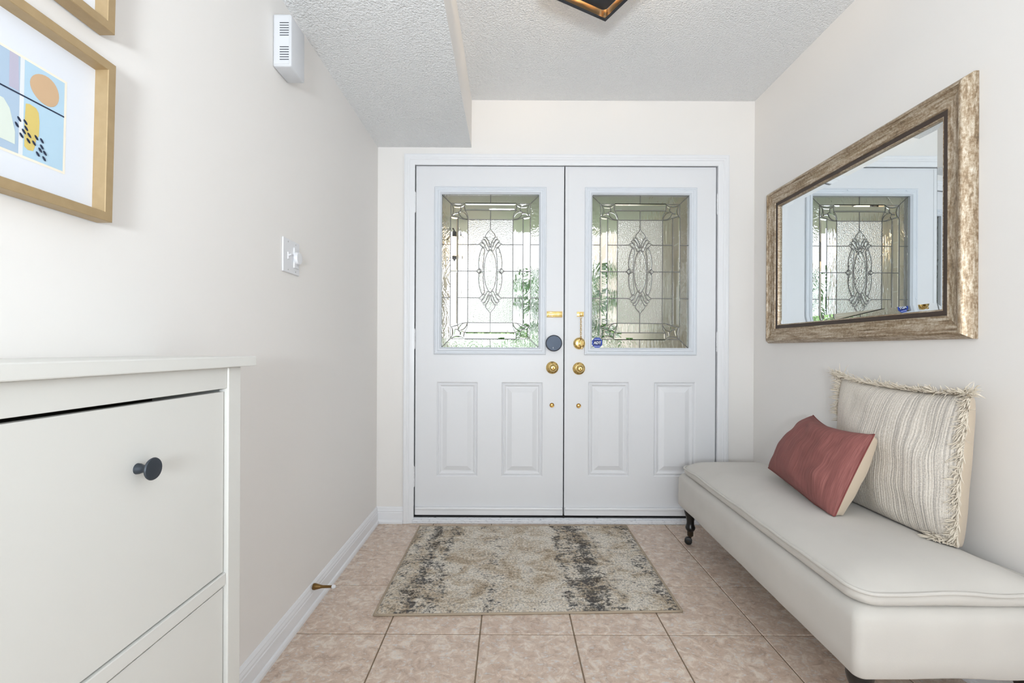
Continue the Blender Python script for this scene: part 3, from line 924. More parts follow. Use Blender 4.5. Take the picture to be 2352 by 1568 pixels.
def ring_at(inset, z, r, wob=0.0, wz=0.0, ph=0.0):
    base = outline(0.0, r)
    ctr = bench_map(.5, .5)
    W, Lh = (BACK - 0.88) / 2, (BYF - BYN) / 2
    res = []
    for p in base:
        dx, dy = p.x - ctr.x, p.y - ctr.y
        w = mnoise.noise(Vector((p.x * 6 + ph, p.y * 6, 3.1))) 
        sx, sy = (W - inset) / W, (Lh - inset) / Lh
        q = Vector((ctr.x + dx * sx, ctr.y + dy * sy, z + wz * w))
        if wob:
            dirv = Vector((dx / W, dy / Lh, 0))
            if dirv.length > 1e-4: q += dirv.normalized() * wob * w
        res.append(q)
    return res
bm = bmesh.new()
cap_loft(bm, [ring_at(0.02, ZB0 + 0.002, .022), ring_at(0.007, ZB0, .022, 0, 0.004), ring_at(0.0, ZB0 + 0.008, .022, 0, 0.003), ring_at(-0.001, ZB0 + 0.05, .022, 0.002), ring_at(0.0, 0.30, .022, 0.003),
              ring_at(0.001, 0.330, .022, 0.002), ring_at(0.006, 0.345, .022), ring_at(0.018, 0.357, .022), ring_at(0.035, ZB1, .022), ring_at(0.08, ZB1, .022)])
obj('upholstered_base', bm, linen_m, bench, smooth=True, angle=60)
PIPE_IN, PIPE_Z = 0.014, 0.397
bm = bmesh.new()
rings = [ring_at(0.06, 0.364, .06), ring_at(0.022, 0.364, .06, 0.004, 0.004), ring_at(0.015, 0.372, .06, 0.005, 0.005), ring_at(0.013, 0.384, .06, 0.006, 0.006), ring_at(PIPE_IN + 0.002, PIPE_Z, .06, 0.006, 0.010)]
for t in (0.02, 0.05, 0.09, 0.14, 0.2, 0.28, 0.38, 0.5, 0.65, 0.8, 0.93):
    z = PIPE_Z + 0.001 + 0.050 * (1 - (1 - t) ** 3.2)
    k_ = max(0, 1 - t * 6)
    rg = ring_at(PIPE_IN + 0.24 * t, z, .06, 0.006 * k_, 0.010 * k_)
    rings.append([p + Vector((0, 0, 0.004 * (1 - k_) * mnoise.noise(Vector((p.x * 4, p.y * 3, 9))))) for p in rg])
cap_loft(bm, rings)
cush = obj('seat_cushion', bm, linen_m, bench, smooth=True)
bm = bmesh.new()
tube(bm, ring_at(PIPE_IN - 0.001, PIPE_Z + 0.001, .06, 0.006, 0.010), 0.0052, 8, closed=True)
obj('piping', bm, linen_m, cush, smooth=True)
def bench_leg(x, y, sw):
    lg = obj('leg', lathe(bmesh.new(), [(0.030, ZB0 + 0.004), (0.031, 0.175), (0.0285, 0.160), (0.0215, 0.140), (0.0185, 0.122), (0.0185, 0.108), (0.021, 0.098), (0.0245, 0.091), (0.0245, 0.084), (0.020, 0.074), (0.0165, 0.070)], (x, y, 0), (0, 0, 1), 24), black_leg, bench, smooth=True, angle=45)
    obj('ferrule', lathe(bmesh.new(), [(0.0150, 0.072), (0.0150, 0.046), (0.012, 0.043), (0.0075, 0.042), (0.0065, 0.036)], (x, y, 0), (0, 0, 1), 20), antique_m, lg, smooth=True, angle=45)
    wx = x - 0.010
    bm = bmesh.new()
    ax = Vector((math.sin(sw), math.cos(sw), 0))
    for s in (-1, 1):
        lathe(bm, [(0.0, -0.003), (0.013, -0.003), (0.0185, -0.001), (0.0185, 0.005), (0.013, 0.007), (0, 0.007)], Vector((wx, y, 0.0192)) + ax * (0.006 * s - 0.002), ax, 24)
    obj('caster_wheel', bm, rubber_m, lg, smooth=True, angle=40)
    bm = bmesh.new()
    lathe(bm, [(0.0, -0.014), (0.004, -0.014), (0.004, 0.014), (0, 0.014)], (wx, y, 0.0195), ax, 10)
    tube(bm, [(x, y, 0.040), (x - 0.003, y, 0.034), (wx, y, 0.0195)], 0.005, 8)
    obj('caster_fork', bm, antique_m, lg, smooth=True, angle=40)
bench_leg(0.9405, 2.372, 0.4); bench_leg(0.905, 1.178, 0.2); bench_leg(1.335, 2.372, 0.4); bench_leg(1.335, 1.178, 0.2)

# ================================================================== CUSHIONS
def pillow_surface(corners, thick, n_, side, pinch=(0.06, 0.06, 0.06), wr=0.004, seed=0.0, power=0.5, sag=0.0):
    ps, pt, pb = pinch   # sides, top, bottom
    """corners bl, br, tr, tl seen from the front; side +1 = front face"""
    bl_, br_, tr_, tl_ = corners
    nrm = ((br_ - bl_).cross(tl_ - bl_)).normalized()
    bm = bmesh.new(); uvl = bm.loops.layers.uv.new('UVMap')
    grid = []
    for j in range(n_ + 1):
        row = []
        for i in range(n_ + 1):
            a, b = -1 + 2 * i / n_, -1 + 2 * j / n_
            a = math.sin(a * PI / 2) * 0.35 + a * 0.65; b = math.sin(b * PI / 2) * 0.35 + b * 0.65
            u2 = a * (1 - ps * (1 - b * b) * a * a); v2 = b * (1 - (pt if b > 0 else pb) * (1 - a * a) * b * b)
            s, t = (u2 + 1) / 2, (v2 + 1) / 2
            p = bl_.lerp(br_, s).lerp(tl_.lerp(tr_, s), t)
            e = max(0.0, (1 - a * a)) * max(0.0, (1 - b * b))
            h = thick * e ** power
            w = mnoise.noise(Vector((a * 2.2 + seed, b * 2.2, seed))) * wr * 2 + mnoise.noise(Vector((a * 5 + seed, b * 3.5, seed))) * wr * 0.7
            h += w * min(1, e * 2.5)
            row.append(bm.verts.new(p + nrm * side * h + Vector((0, 0, -sag * (1 - b * b) * (1 - a * a)))))
        grid.append(row)
    for j in range(n_):
        for i in range(n_):
            f = bm.faces.new((grid[j][i], grid[j][i + 1], grid[j + 1][i + 1], grid[j + 1][i]))
            for lp, (x, y) in zip(f.loops, ((i, j), (i + 1, j), (i + 1, j + 1), (i, j + 1))): lp[uvl].uv = (x / n_, y / n_)
    edge = [grid[0][i].co.copy() for i in range(n_)] + [grid[j][n_].co.copy() for j in range(n_)] + [grid[n_][n_ - i].co.copy() for i in range(n_)] + [grid[n_ - j][0].co.copy() for j in range(n_)]
    return bm, edge, nrm

from mathutils.bvhtree import BVHTree
def bvh_of(bm): 
    bm.verts.ensure_lookup_table(); return BVHTree.FromBMesh(bm)
def bvh_obj(o):
    off = woff(o)
    return BVHTree.FromPolygons([v.co + off for v in o.data.vertices], [tuple(p.vertices) for p in o.data.polygons])
seat_tree = bvh_obj(cush)
def seat_z(x, y):
    h = seat_tree.ray_cast(Vector((x, y, 2)), Vector((0, 0, -1)))
    return h[0].z if h[0] is not None else 0.0
def rest_on_seat(bm, gap=0.004):
    for v_ in bm.verts:
        z = seat_z(v_.co.x, v_.co.y) + gap
        if v_.co.z < z: v_.co.z = z
def border(bm, n_):
    """outline of a pillow grid after settling"""
    bm.verts.ensure_lookup_table()
    g = lambda j, i: bm.verts[j * (n_ + 1) + i].co.copy()
    return [g(0, i) for i in range(n_)] + [g(j, n_) for j in range(n_)] + [g(n_, n_ - i) for i in range(n_)] + [g(n_ - j, 0) for j in range(n_)]
PN = 40
# large fringed pillow
fc = [Vector(p) for p in ((1.326, 1.845, 0.430), (1.314, 1.338, 0.425), (1.334, 1.322, 0.880), (1.346, 1.850, 0.904))]
fp = thing('fringed_pillow', (1.335, 1.6, 0.43), 'large cream striped knit pillow with frayed fringe against the right wall', 'pillow')
bmf, _, nrm = pillow_surface(fc, 0.082, PN, 1, (.03, .07, -.04), 0.006, 2.0, 0.46)
bmb, _, _ = pillow_surface(fc, 0.060, PN, -1, (.03, .07, -.04), 0.006, 5.0, 0.2)
rest_on_seat(bmf); rest_on_seat(bmb)
edge = border(bmf, PN)
f_tree = bvh_of(bmf)
obj_f = obj('front_cover', bmf, knit_m, fp, smooth=True)
obj('back_cover', bmb, beige_back, fp, smooth=True)
# small rust pillow, leaning on the big one
rcn = [Vector(p) for p in ((1.150, 2.030, 0.486), (1.090, 1.536, 0.440), (1.212, 1.518, 0.730), (1.312, 1.975, 0.728))]
rp = thing('lumbar_pillow', (1.14, 1.76, 0.44), 'small rust red lumbar pillow leaning on the fringed pillow', 'pillow')
rbf, _, rn = pillow_surface(rcn, 0.092, PN, 1, (.02, .20, .02), 0.009, 1.0, 0.45)
rbb, _, _ = pillow_surface(rcn, 0.072, PN, -1, (.02, .20, .02), 0.008, 8.0, 0.24)
def lean(bm, gap):
    for v_ in bm.verts:
        h = f_tree.ray_cast(Vector((0.5, v_.co.y, v_.co.z)), Vector((1, 0, 0)))
        if h[0] is not None and v_.co.x > h[0].x - gap: v_.co.x = h[0].x - gap
for b_ in (rbf, rbb):
    lean(b_, 0.006); rest_on_seat(b_, 0.004)
redge = border(rbf, PN)
r_trees = [bvh_of(rbf), bvh_of(rbb)]
obj('front_cover', rbf, red_m, rp, smooth=True)
obj('back_cover', rbb, beige_back, rp, smooth=True)
bm = bmesh.new(); tube(bm, redge, 0.0022, 6, closed=True)
obj('seam', bm, M('rust_seam', lin(120, 60, 57), 0.9), rp, smooth=True)
# fringe
bm = bmesh.new()
rng = random.Random(11)
ctr = sum(fc, Vector()) / 4
ne = len(edge)
up_n = ne // 4
def strand(p, d, L, r):
    for t_ in r_trees:
        nr = t_.find_nearest(p)
        if nr[0] is not None and nr[3] < 0.055: return
    pts = []; dd = d.copy()
    q = p.copy()
    for i in range(4):
        z = seat_z(q.x, q.y) + 0.006
        pts.append(Vector((min(q.x, XR - 0.006), q.y, max(q.z, z))))
        dd = (dd + Vector((rng.uniform(-.35, .35), rng.uniform(-.35, .35), rng.uniform(-.45, .15)))).normalized()
        q = q + dd * L / 3
    tube(bm, pts, r, 4, rad=[r, r * 1.1, r * 0.9, r * 0.25])
for i in range(ne):
    side = i // up_n      # 0 bottom 1 near side 2 top 3 far side
    dens = {0: 0, 1: 12, 2: 9, 3: 6}[side]
    if side == 0 and i > ne * 0.19: dens = 9
    for k_ in range(dens):
        t = rng.random()
        p = edge[i].lerp(edge[(i + 1) % ne], t)
        out = (p - ctr); out -= nrm * out.dot(nrm); out.normalize()
        tang = (edge[(i + 1) % ne] - edge[i]).normalized()
        tilt = rng.uniform(-.9, .9)
        d = (out * (rng.uniform(-.8, .5) if side == 1 else 0.75) + nrm * rng.uniform(0.3, 0.9) + tang * tilt * 0.7 + (Vector((0, 0, -0.4)) if side == 1 else Vector())).normalized()
        strand(p + nrm * rng.uniform(0.0, 0.006), d, rng.uniform(0.022, 0.046), rng.uniform(0.0012, 0.0026))
for cpt, dirv in ((edge[up_n] + Vector((0, 0.02, 0.012)), Vector((-0.9, -0.1, 0.0))), (edge[up_n] + Vector((-0.02, 0.03, 0.01)), Vector((-0.7, -0.4, 0.1))), (fc[2], Vector((-.1, -.5, .45))), (fc[3], Vector((-.1, .6, .5)))):
    for k_ in range(40):
        d = (dirv + Vector((rng.uniform(-.5, .5), rng.uniform(-.6, .6), rng.uniform(-.35, .35)))).normalized()
        strand(cpt + Vector((rng.uniform(-.02, .0), rng.uniform(-.01, .02), rng.uniform(-.01, .012))), d, rng.uniform(0.025, 0.05), rng.uniform(0.0011, 0.0022))
fr = obj('fringe', bm, fringe_m, fp, smooth=True); fr['kind'] = 'stuff'

# ================================================================== MIRROR
my0, my1, mz0, mz1 = 1.380, 2.476, 1.045, 1.855
mir_t = thing('wall_mirror', (XR, (my0 + my1) / 2, mz0), 'large rectangular mirror in a champagne moulded frame above the bench', 'mirror')
fm = lambda a, b, h: (XR - 0.0005 - h, a, b)
mp_ = [(0.0, 0.0), (0.0, 0.010), (0.001, 0.015), (0.0125, 0.033), (0.017, 0.0375), (0.022, 0.0385), (0.0255, 0.0375), (0.0265, 0.034), (0.0285, 0.0325), (0.031, 0.033), (0.033, 0.031), (0.040, 0.0262), (0.054, 0.0225), (0.066, 0.021), (0.069, 0.0215), (0.0715, 0.0235), (0.0745, 0.0235), (0.0765, 0.020), (0.0765, 0.012)]
for s in range(4):
    obj('frame_rail', rect_loft(bmesh.new(), my0, my1, mz0, mz1, mp_, fm, sides=(s,)), champ_h if s in (0, 2) else champ_v, mir_t, smooth=True, angle=35)
lin_o = obj('liner', rect_loft(bmesh.new(), my0, my1, mz0, mz1, [(0.076, 0.012), (0.076, 0.0195), (0.0775, 0.0205), (0.0905, 0.0200), (0.0920, 0.0185), (0.0925, 0.012)], fm), brown_liner, mir_t)
obj('inner_bead', rect_loft(bmesh.new(), my0, my1, mz0, mz1, [(0.0918, 0.012), (0.0922, 0.0192), (0.0938, 0.0200), (0.097, 0.0165), (0.098, 0.010)], fm), champ_h, mir_t, smooth=True, angle=40)
obj('mirror_glass', rect_loft(bmesh.new(), my0, my1, mz0, mz1, [(0.096, 0.0095), (0.121, 0.0125)], fm, fill=True), mirror_m, mir_t)

# ================================================================== SHOE CABINET
cabx = -0.569; cy1, cy0 = 0.968, -0.102
cab = thing('shoe_cabinet', ((XL + cabx) / 2, 0.43, 0), 'white shoe cabinet with dark round knobs against the left wall', 'cabinet')
obj('top', B(XL + 0.001, cabx + 0.019, cy0 - 0.026, cy1 + 0.026, 0.969, 0.990, bevel=0.002), cab_m, cab)
for ya, yb in ((cy1 - 0.042, cy1), (0.411, 0.455), (cy0, cy0 + 0.042)):
    obj('stile', B(cabx - 0.020, cabx, ya, yb, 0.0, 0.968, bevel=0.0015), cab_m, cab)
for ya, yb in ((cy1 - 0.02, cy1 - 0.0005), (cy0 + 0.0005, cy0 + 0.02)):
    obj('side_panel', B(XL + 0.002, cabx - 0.0205, ya, yb, 0.08, 0.968), cab_m, cab)
obj('back_panel', B(XL + 0.0225, XL + 0.028, cy0 + 0.0205, cy1 - 0.0205, 0.08, 0.967), cab_dark, cab)
for ya, yb in ((0.4555, cy1 - 0.0425), (cy0 + 0.0425, 0.4105)):
    obj('rail', B(cabx - 0.018, cabx - 0.003, ya, yb, 0.926, 0.968, bevel=0.001), cab_m, cab)
    obj('rail', B(cabx - 0.016, cabx - 0.0035, ya, yb, 0.529, 0.553, bevel=0.0015), cab_m, cab)
    obj('rail', B(cabx - 0.018, cabx - 0.003, ya, yb, 0.11, 0.15, bevel=0.001), cab_m, cab)
    for z0_, z1_ in ((0.5555, 0.9195), (0.154, 0.5242)):
        d = obj('door', B(cabx - 0.021, cabx - 0.0075, ya + 0.003, yb - 0.003, z0_, z1_, bevel=0.0015), cab_m, cab)
        zk = z1_ - 0.1
        kp = Vector((cabx - 0.0075, (ya + yb) / 2 + 0.018, zk))
        obj('knob', lathe(bmesh.new(), [(0.0085, 0), (0.0080, 0.004), (0.0062, 0.008), (0.0060, 0.012), (0.010, 0.018), (0.0165, 0.0225), (0.0175, 0.0245), (0.0165, 0.0262), (0, 0.0275)], kp, (1, 0, 0), 28), knob_m, d, smooth=True, angle=45)

# ================================================================== PICTURES
def picture(z0, z1, ya, yb, label, with_art):
    Xw = XL
    t = thing('picture_frame', (Xw, (ya + yb) / 2, z0), label, 'picture')
    tilt = math.radians(1.2)
    def fp_(a, b, h):
        return (Xw + 0.003 + h + (b - z0) * math.sin(tilt), a, b)
    prof = [(0, 0), (0, 0.028), (0.001, 0.029), (0.0155, 0.029), (0.0165, 0.028), (0.0175, 0.006)]
    for s in range(4):
        obj('frame_rail', rect_loft(bmesh.new(), ya, yb, z0, z1, prof, fp_, sides=(s,)), frame_gold, t)
    obj('mat_board', rect_loft(bmesh.new(), ya, yb, z0, z1, [(0.006, 0.0), (0.006, 0.006), (0.0172, 0.006)], fp_, fill=True), mat_board, t)
    if not with_art: return t
    Xa = Xw + 0.003 + 0.0064 + 0.15 * math.sin(tilt)
    names = list(art.keys())
    bm = bmesh.new()
    lv = [0]
    def poly(pts, mname):
        lv[0] += 1
        h = 0.0062 + 0.00006 * lv[0]
        f = bm.faces.new([bm.verts.new(fp_(a, b, h)) for a, b in pts]); f.material_index = names.index(mname)
    def P2(px, py): return PL(px, py, Xa)
    ar, at_ = P2(147, 193)[0], P2(150, 193)[1]
    ab = P2(148, 394)[1]
    al = ar - 0.205
    poly([(al - .004, ab - .004), (ar + .004, ab - .004), (ar + .004, at_ + .004), (al - .004, at_ + .004)], 'edge')
    ws = P2(55, 200)[0]; ws0 = P2(45, 200)[0]
    poly([(ws, ab), (ar, ab), (ar, at_), (ws, at_)], 'blue')
    poly([(al, ab), (ws0, ab), (ws0, at_), (al, at_)], 'greyblue')
    poly([(ws0, ab), (ws, ab), (ws, at_), (ws0, at_)], 'white')
    li = P2(145, 268)[1]
    l0 = P2(20, 150)[0]
    poly([(l0, li + .004), (ws0 - .001, li + .004), (ws0 - .003, at_), (l0, at_)], 'lilac')
    c = P2(102, 207)
    ra = (P2(135, 207)[0] - P2(68, 207)[0]) / 2; rb = 0.0235
    poly([(c[0] + ra * math.cos(q), c[1] + rb * math.sin(q) * (1 + .1 * math.cos(q))) for q in [2 * PI * i / 28 for i in range(28)]], 'tan')
    q0, q1 = P2(57, 290)[0], P2(91, 290)[0]
    zt_, zb_ = P2(70, 240)[1], P2(70, 346)[1]
    w = q1 - q0; hh = zt_ - zb_
    poly([(q0 + w * a, zb_ + hh * b) for a, b in ((.02, .05), (.25, 0), (.6, .02), (.72, .12), (.8, .3), (.98, .4), (1, .7), (.93, .9), (.75, .98), (.3, 1), (.05, .97), (0, .6))], 'yellow')
    q0, q1 = al + .01, P2(36, 290)[0]
    zt_, zb_ = li - 0.016, ab + 0.012
    w = q1 - q0; hh = zt_ - zb_
    poly([(q0 + w * a, zb_ + hh * b) for a, b in ((0, .1), (.4, .06), (1, .0), (1.0, .3), (.93, .8), (.86, .97), (.6, 1), (0, .97))], 'cream')
    poly([(al, li - .0012), (ar, li - .0012), (ar, li + .0012), (al, li + .0012)], 'navy')
    for dx, dy in ((125, 765), (165, 785), (110, 800), (170, 825), (155, 845), (140, 870), (190, 870), (185, 905), (235, 885), (270, 905), (220, 920), (270, 945), (260, 965), (245, 990), (290, 985), (285, 1020)):
        c = P2(dx / 2.8, dy / 2.8)
        rr = 0.0024
        poly([(c[0] + rr * math.cos(q) - .0020 * math.sin(q), c[1] + rr * 1.5 * math.sin(q)) for q in [2 * PI * i / 8 for i in range(8)]], 'navy')
    pr = obj('art_print', bm, list(art.values()), t)
    # keep faces pointing into the room
    pr['label'] = 'abstract print with tan oval and yellow shape on pale blue'
    return t
fy1 = 0.847
picture(1.238, 1.528, fy1 - 0.345, fy1, 'gold framed abstract print in pale blue, lower of two on left wall', True)
picture(1.588, 1.888, fy1 - 0.345, fy1 + 0.004, 'gold framed picture at the top left, above the abstract print', False)

# ================================================================== DOOR CHIME
cx0, cx1, cyn, cyf, cz0, cz1 = XL, -0.709, 1.473, 1.572, 1.916, 2.085
chime = thing('door_chime', (XL, 1.53, cz0), 'white plastic door chime box high on the left wall', 'door chime')
obj('chime_cover', B(cx0 + 0.0003, cx1, cyn, cyf, cz0, cz1, bevel=0.006, seg=3), chime_m, chime, smooth=True, angle=35)
obj('side_plate', B(cx0 + 0.006, cx1 - 0.005, cyn - 0.0018, cyn + 0.004, cz0 + 0.006, cz1 - 0.006, bevel=0.002), chime_m, chime)
sme = mesh_of('vent_slot', box(bmesh.new(), -0.0145, 0.0145, -0.0006, 0.001, -0.0011, 0.0011), slot_m)
for py0 in (52, 107.5):
    for i in range(6):
        X, Z = PW(653, py0 + i * 5.75, cyn - 0.0018)
        inst('vent_slot', sme, chime, (X, cyn - 0.0018, Z))

# ================================================================== WALL SWITCH
sy0, sy1, sz0, sz1 = 1.537, 1.655, 1.268, 1.384
swp = thing('wall_switch', (XL, 1.596, sz0), 'white double wall plate with toggle switch and round dimmer knob', 'light switch')
obj('wall_plate', B(XL + 0.0003, XL + 0.006, sy0, sy1, sz0, sz1, bevel=0.002), plastic_m, swp)
zc = (sz0 + sz1) / 2
bm = B(XL + 0.004, XL + 0.009, 1.566, 1.576, zc - 0.012, zc + 0.012, bevel=0.001)
tube(bm, [(XL + 0.006, 1.571, zc), (XL + 0.017, 1.571, zc + 0.005)], 0.003, 8)
obj('toggle', bm, plastic_m, swp)
obj('dimmer_base', B(XL + 0.005, XL + 0.010, 1.608, 1.642, zc - 0.036, zc + 0.036, bevel=0.002), plastic_m, swp)
obj('dimmer_knob', lathe(bmesh.new(), [(0.022, 0.009), (0.0225, 0.011), (0.0215, 0.019), (0.020, 0.021), (0, 0.021)], (XL, 1.625, zc), (1, 0, 0), 32), plastic_m, swp, smooth=True, angle=40)
screw_m = M('screw_steel', lin(200, 200, 200), 0.35, 0.6)
for y_ in (1.571, 1.625):
    for z_ in (zc - 0.048, zc + 0.048):
        obj('screw', lathe(bmesh.new(), [(0.003, 0.0055), (0.0028, 0.0068), (0, 0.007)], (XL, y_, z_), (1, 0, 0), 10), screw_m, swp)

# ================================================================== DOOR STOP
dsy = 1.775; dsx = XL + 0.0125; dsz = 0.083
ds = thing('door_stop', (dsx, dsy, dsz), 'bronze door stop with white tip on the left baseboard', 'door stop')
ds_b = M('bronze_stop', lin(120, 92, 52), 0.35, 0.8)
obj('stop_base', lathe(bmesh.new(), [(0.012, -0.002), (0.0125, 0.004), (0.011, 0.010), (0.0085, 0.020), (0.0065, 0.028)], (dsx, dsy, dsz), (1, 0, 0), 20), ds_b, ds, smooth=True, angle=45)
obj('stop_rod', lathe(bmesh.new(), [(0.0065, 0.027), (0.0055, 0.035), (0.005, 0.066), (0.0062, 0.068), (0.0062, 0.071)], (dsx, dsy, dsz), (1, 0, 0), 16), ds_b, ds, smooth=True, angle=45)
obj('rubber_tip', lathe(bmesh.new(), [(0.0065, 0.070), (0.0072, 0.073), (0.007, 0.080), (0.004, 0.084), (0, 0.084)], (dsx, dsy, dsz), (1, 0, 0), 16), plastic_m, ds, smooth=True, angle=45)

# ================================================================== CEILING LANTERN
lz = 2.335
ang = math.atan2(0.115, 0.213)
e1 = Vector((-math.cos(ang), -math.sin(ang), 0)); e2 = Vector((math.sin(ang), -math.cos(ang), 0))
cX, cYy = 0.381, 1.851
S = 0.325
cor = Vector((cX, cYy, 0)); lc = cor + (e1 + e2) * S / 2
lamp = thing('ceiling_lantern', (lc.x, lc.y, ZC), 'black and gold square cage ceiling light at the top of the picture', 'ceiling light')
def obar(name, p, q, w, z0, z1, mats, parent, inner_gold=False):
    """bar from p to q (plan points) with width w to the inside"""
    bm = bmesh.new()
    d = (q - p).normalized(); nn = Vector((-d.y, d.x, 0))
    if (lc - p).dot(nn) < 0: nn = -nn
    v_ = []
    for z in (z0, z1):
        for a in (p, q, q + nn * w, p + nn * w): v_.append(bm.verts.new((a.x, a.y, z)))
    for f, mi in (((0, 1, 2, 3), 0), ((4, 5, 6, 7), 1), ((0, 1, 5, 4), 0), ((1, 2, 6, 5), 0), ((2, 3, 7, 6), 1), ((3, 0, 4, 7), 0)):
        fc_ = bm.faces.new([v_[i] for i in f]); fc_.material_index = mi
    return obj(name, bm, mats, parent)
cs = [cor, cor + e1 * S, cor + (e1 + e2) * S, cor + e2 * S]
for i in range(4):
    p, q = cs[i], cs[(i + 1) % 4]
    if i % 2:
        dq = (q - p).normalized() * 0.0142
        p, q = p + dq, q - dq
    obar('lower_ring_bar', p, q, 0.014, lz, lz + 0.028, [fix_dark, fix_gold], lamp)
    obar('upper_ring_bar', p, q, 0.014, ZC - 0.034, ZC - 0.018, [fix_dark, fix_gold], lamp)
for i in range(4):
    d = (lc - cs[i]); d.z = 0; d.normalize()
    pp = cs[i] + d * 0.027
    obj('corner_post', B(pp.x - .005, pp.x + .005, pp.y - .005, pp.y + .005, lz + 0.002, ZC - 0.017), fix_gold, lamp)
def rsq(bm, h, r, z0, z1):
    pts = []
    for sx, sy, a0 in ((1, 1, 0), (-1, 1, PI / 2), (-1, -1, PI), (1, -1, 3 * PI / 2)):
        for k_ in range(6):
            a = a0 + PI / 2 * k_ / 5
            pts.append((sx * (h - r) + r * math.cos(a), sy * (h - r) + r * math.sin(a)))
    P3 = lambda p, z: lc + e1 * p[0] + e2 * p[1] + Vector((0, 0, z))
    a = [bm.verts.new(P3(p, z0)) for p in pts]; b = [bm.verts.new(P3(p, z1)) for p in pts]
    bm.faces.new(a); bm.faces.new(b)
    for i in range(len(a)): bm.faces.new((a[i], a[(i + 1) % len(a)], b[(i + 1) % len(a)], b[i]))
    return bm
obj('canopy_plate', rsq(bmesh.new(), 0.161, 0.01, ZC - 0.016, ZC - 0.0005), fix_gold, lamp)
obj('shade_plate', rsq(bmesh.new(), 0.139, 0.018, lz + 0.019, lz + 0.023), fix_dark, lamp)
obj('centre_stem', lathe(bmesh.new(), [(0.012, lz + 0.023 - ZC), (0.012, -0.016)], (lc.x, lc.y, ZC), (0, 0, 1), 16), fix_gold, lamp, smooth=True, angle=40)
for i in range(4):
    a = PI / 4 + i * PI / 2
    bp = lc + (e1 * math.cos(a) + e2 * math.sin(a)) * 0.085
    b_ = obj('bulb', lathe(bmesh.new(), [(0.0, -0.030), (0.010, -0.027), (0.016, -0.018), (0.016, -0.006), (0.010, 0.008), (0.008, 0.016)], (bp.x, bp.y, ZC - 0.046), (0, 0, 1), 14), bulb_m, lamp, smooth=True)
    obj('socket', lathe(bmesh.new(), [(0.011, 0.014), (0.011, 0.031)], (bp.x, bp.y, ZC - 0.046), (0, 0, 1), 14), fix_gold, b_, smooth=True, angle=40)
pl_ = bpy.data.lights.new('lantern_glow', 'POINT'); pl_.energy = 8.0; pl_.color = (1.0, 0.76, 0.48); pl_.shadow_soft_size = 0.03
po = bpy.data.objects.new('lantern_glow', pl_); C.objects.link(po); po.location = (lc.x, lc.y, ZC - 0.065)

# ================================================================== OUTSIDE THE DOORS
PY1 = 4.9
pf = obj('floor_porch', B(-1.3, 2.4, YF + .15, PY1 + .3, -0.2, -0.03), conc_m); tag(pf, kind='structure')
pw1 = obj('wall_porch_left', B(-0.95, -0.66, YF + .15, 4.9, -0.2, 2.75), brick_m); tag(pw1, kind='structure')
pw2 = obj('wall_porch_right', B(1.36, 1.7, YF + .15, 7.4, -0.2, 2.75), brick_m); tag(pw2, kind='structure')
pc = obj('ceiling_porch', B(-1.3, 2.0, YF + .15, PY1, 2.26, 2.75), soffit_m); tag(pc, kind='structure')
gr = obj('ground_lawn', B(-30, 30, PY1 + .3, 40, -0.35, -0.2), lawn_m); tag(gr, kind='structure')
dv = obj('driveway', B(-2.2, 1.3, PY1 + .3, 13, -0.199, -0.17), conc_m); tag(dv, kind='structure')
# potted palm
palm = thing('potted_palm', (0.54, 4.4, -0.03), 'green feathery palm in a grey pot, seen through the door glass', 'palm')
obj('pot', lathe(bmesh.new(), [(0.15, 0), (0.17, 0.02), (0.22, 0.40), (0.24, 0.42), (0.24, 0.46), (0.215, 0.46), (0.205, 0.42), (0, 0.41)], (0.54, 4.4, -0.03), (0, 0, 1), 28), pot_m, palm, smooth=True, angle=40)
obj('trunk', tube(bmesh.new(), [(0.54, 4.4, 0.36), (0.545, 4.39, 0.6), (0.535, 4.4, 0.9), (0.54, 4.4, 1.12)], 0.05, 10, rad=[0.06, 0.05, 0.05, 0.035]), trunk_m, palm, smooth=True)
def frond_mesh(L, rise, droop, seed):
    rg = random.Random(seed); bm = bmesh.new()
    pts = []
    for i in range(15):
        t = i / 14
        pts.append(Vector((L * t * (1 - 0.12 * t), 0, rise * math.sin(t * 1.9) - droop * t * t)))
    tube(bm, pts, 0.006, 5, rad=[0.008 * (1 - 0.8 * i / 14) for i in range(15)])
    for i in range(2, 15):
        for sub in (0, 0.5):
            t = min(1, (i + sub) / 14)
            k_ = min(13, int(t * 14)); base = pts[k_].lerp(pts[k_ + 1], t * 14 - k_) if k_ < 14 else pts[14]
            ll = 0.30 * (math.sin(PI * min(1, t * 0.88 + 0.12))) * L / 0.75 + 0.03
            for s in (-1, 1):
                dirv = Vector((0.55 + rg.uniform(-.1, .1), s * 0.8, 0.18 + rg.uniform(-.15, .15))).normalized()
                w = 0.014
                m_ = base + dirv * ll * 0.5 + Vector((0, 0, -0.02)); e_ = base + dirv * ll + Vector((0, 0, -0.09))
                sd = Vector((-dirv.y * s, dirv.x * s, 0)).normalized() * w
                a, b2, c2, d2, ee = (bm.verts.new(base), bm.verts.new(m_ + sd), bm.verts.new(m_ - sd), bm.verts.new(m_ + Vector((0, 0, .003))), bm.verts.new(e_))
                for f in ((a, b2, d2), (a, d2, c2), (b2, ee, d2), (d2, ee, c2)): bm.faces.new(f)
    return mesh_of('frond', bm, leaf_m)
fms = [frond_mesh(0.72, 0.55, 0.28, 1), frond_mesh(0.66, 0.75, 0.20, 2), frond_mesh(0.60, 0.32, 0.42, 3)]
rg = random.Random(5)
for i in range(32):
    inst('frond', fms[i % 3], palm, (0.54, 4.4, 1.09), rot=(0, rg.uniform(-.15, .15), i * 2.4 + rg.uniform(-.2, .2)))
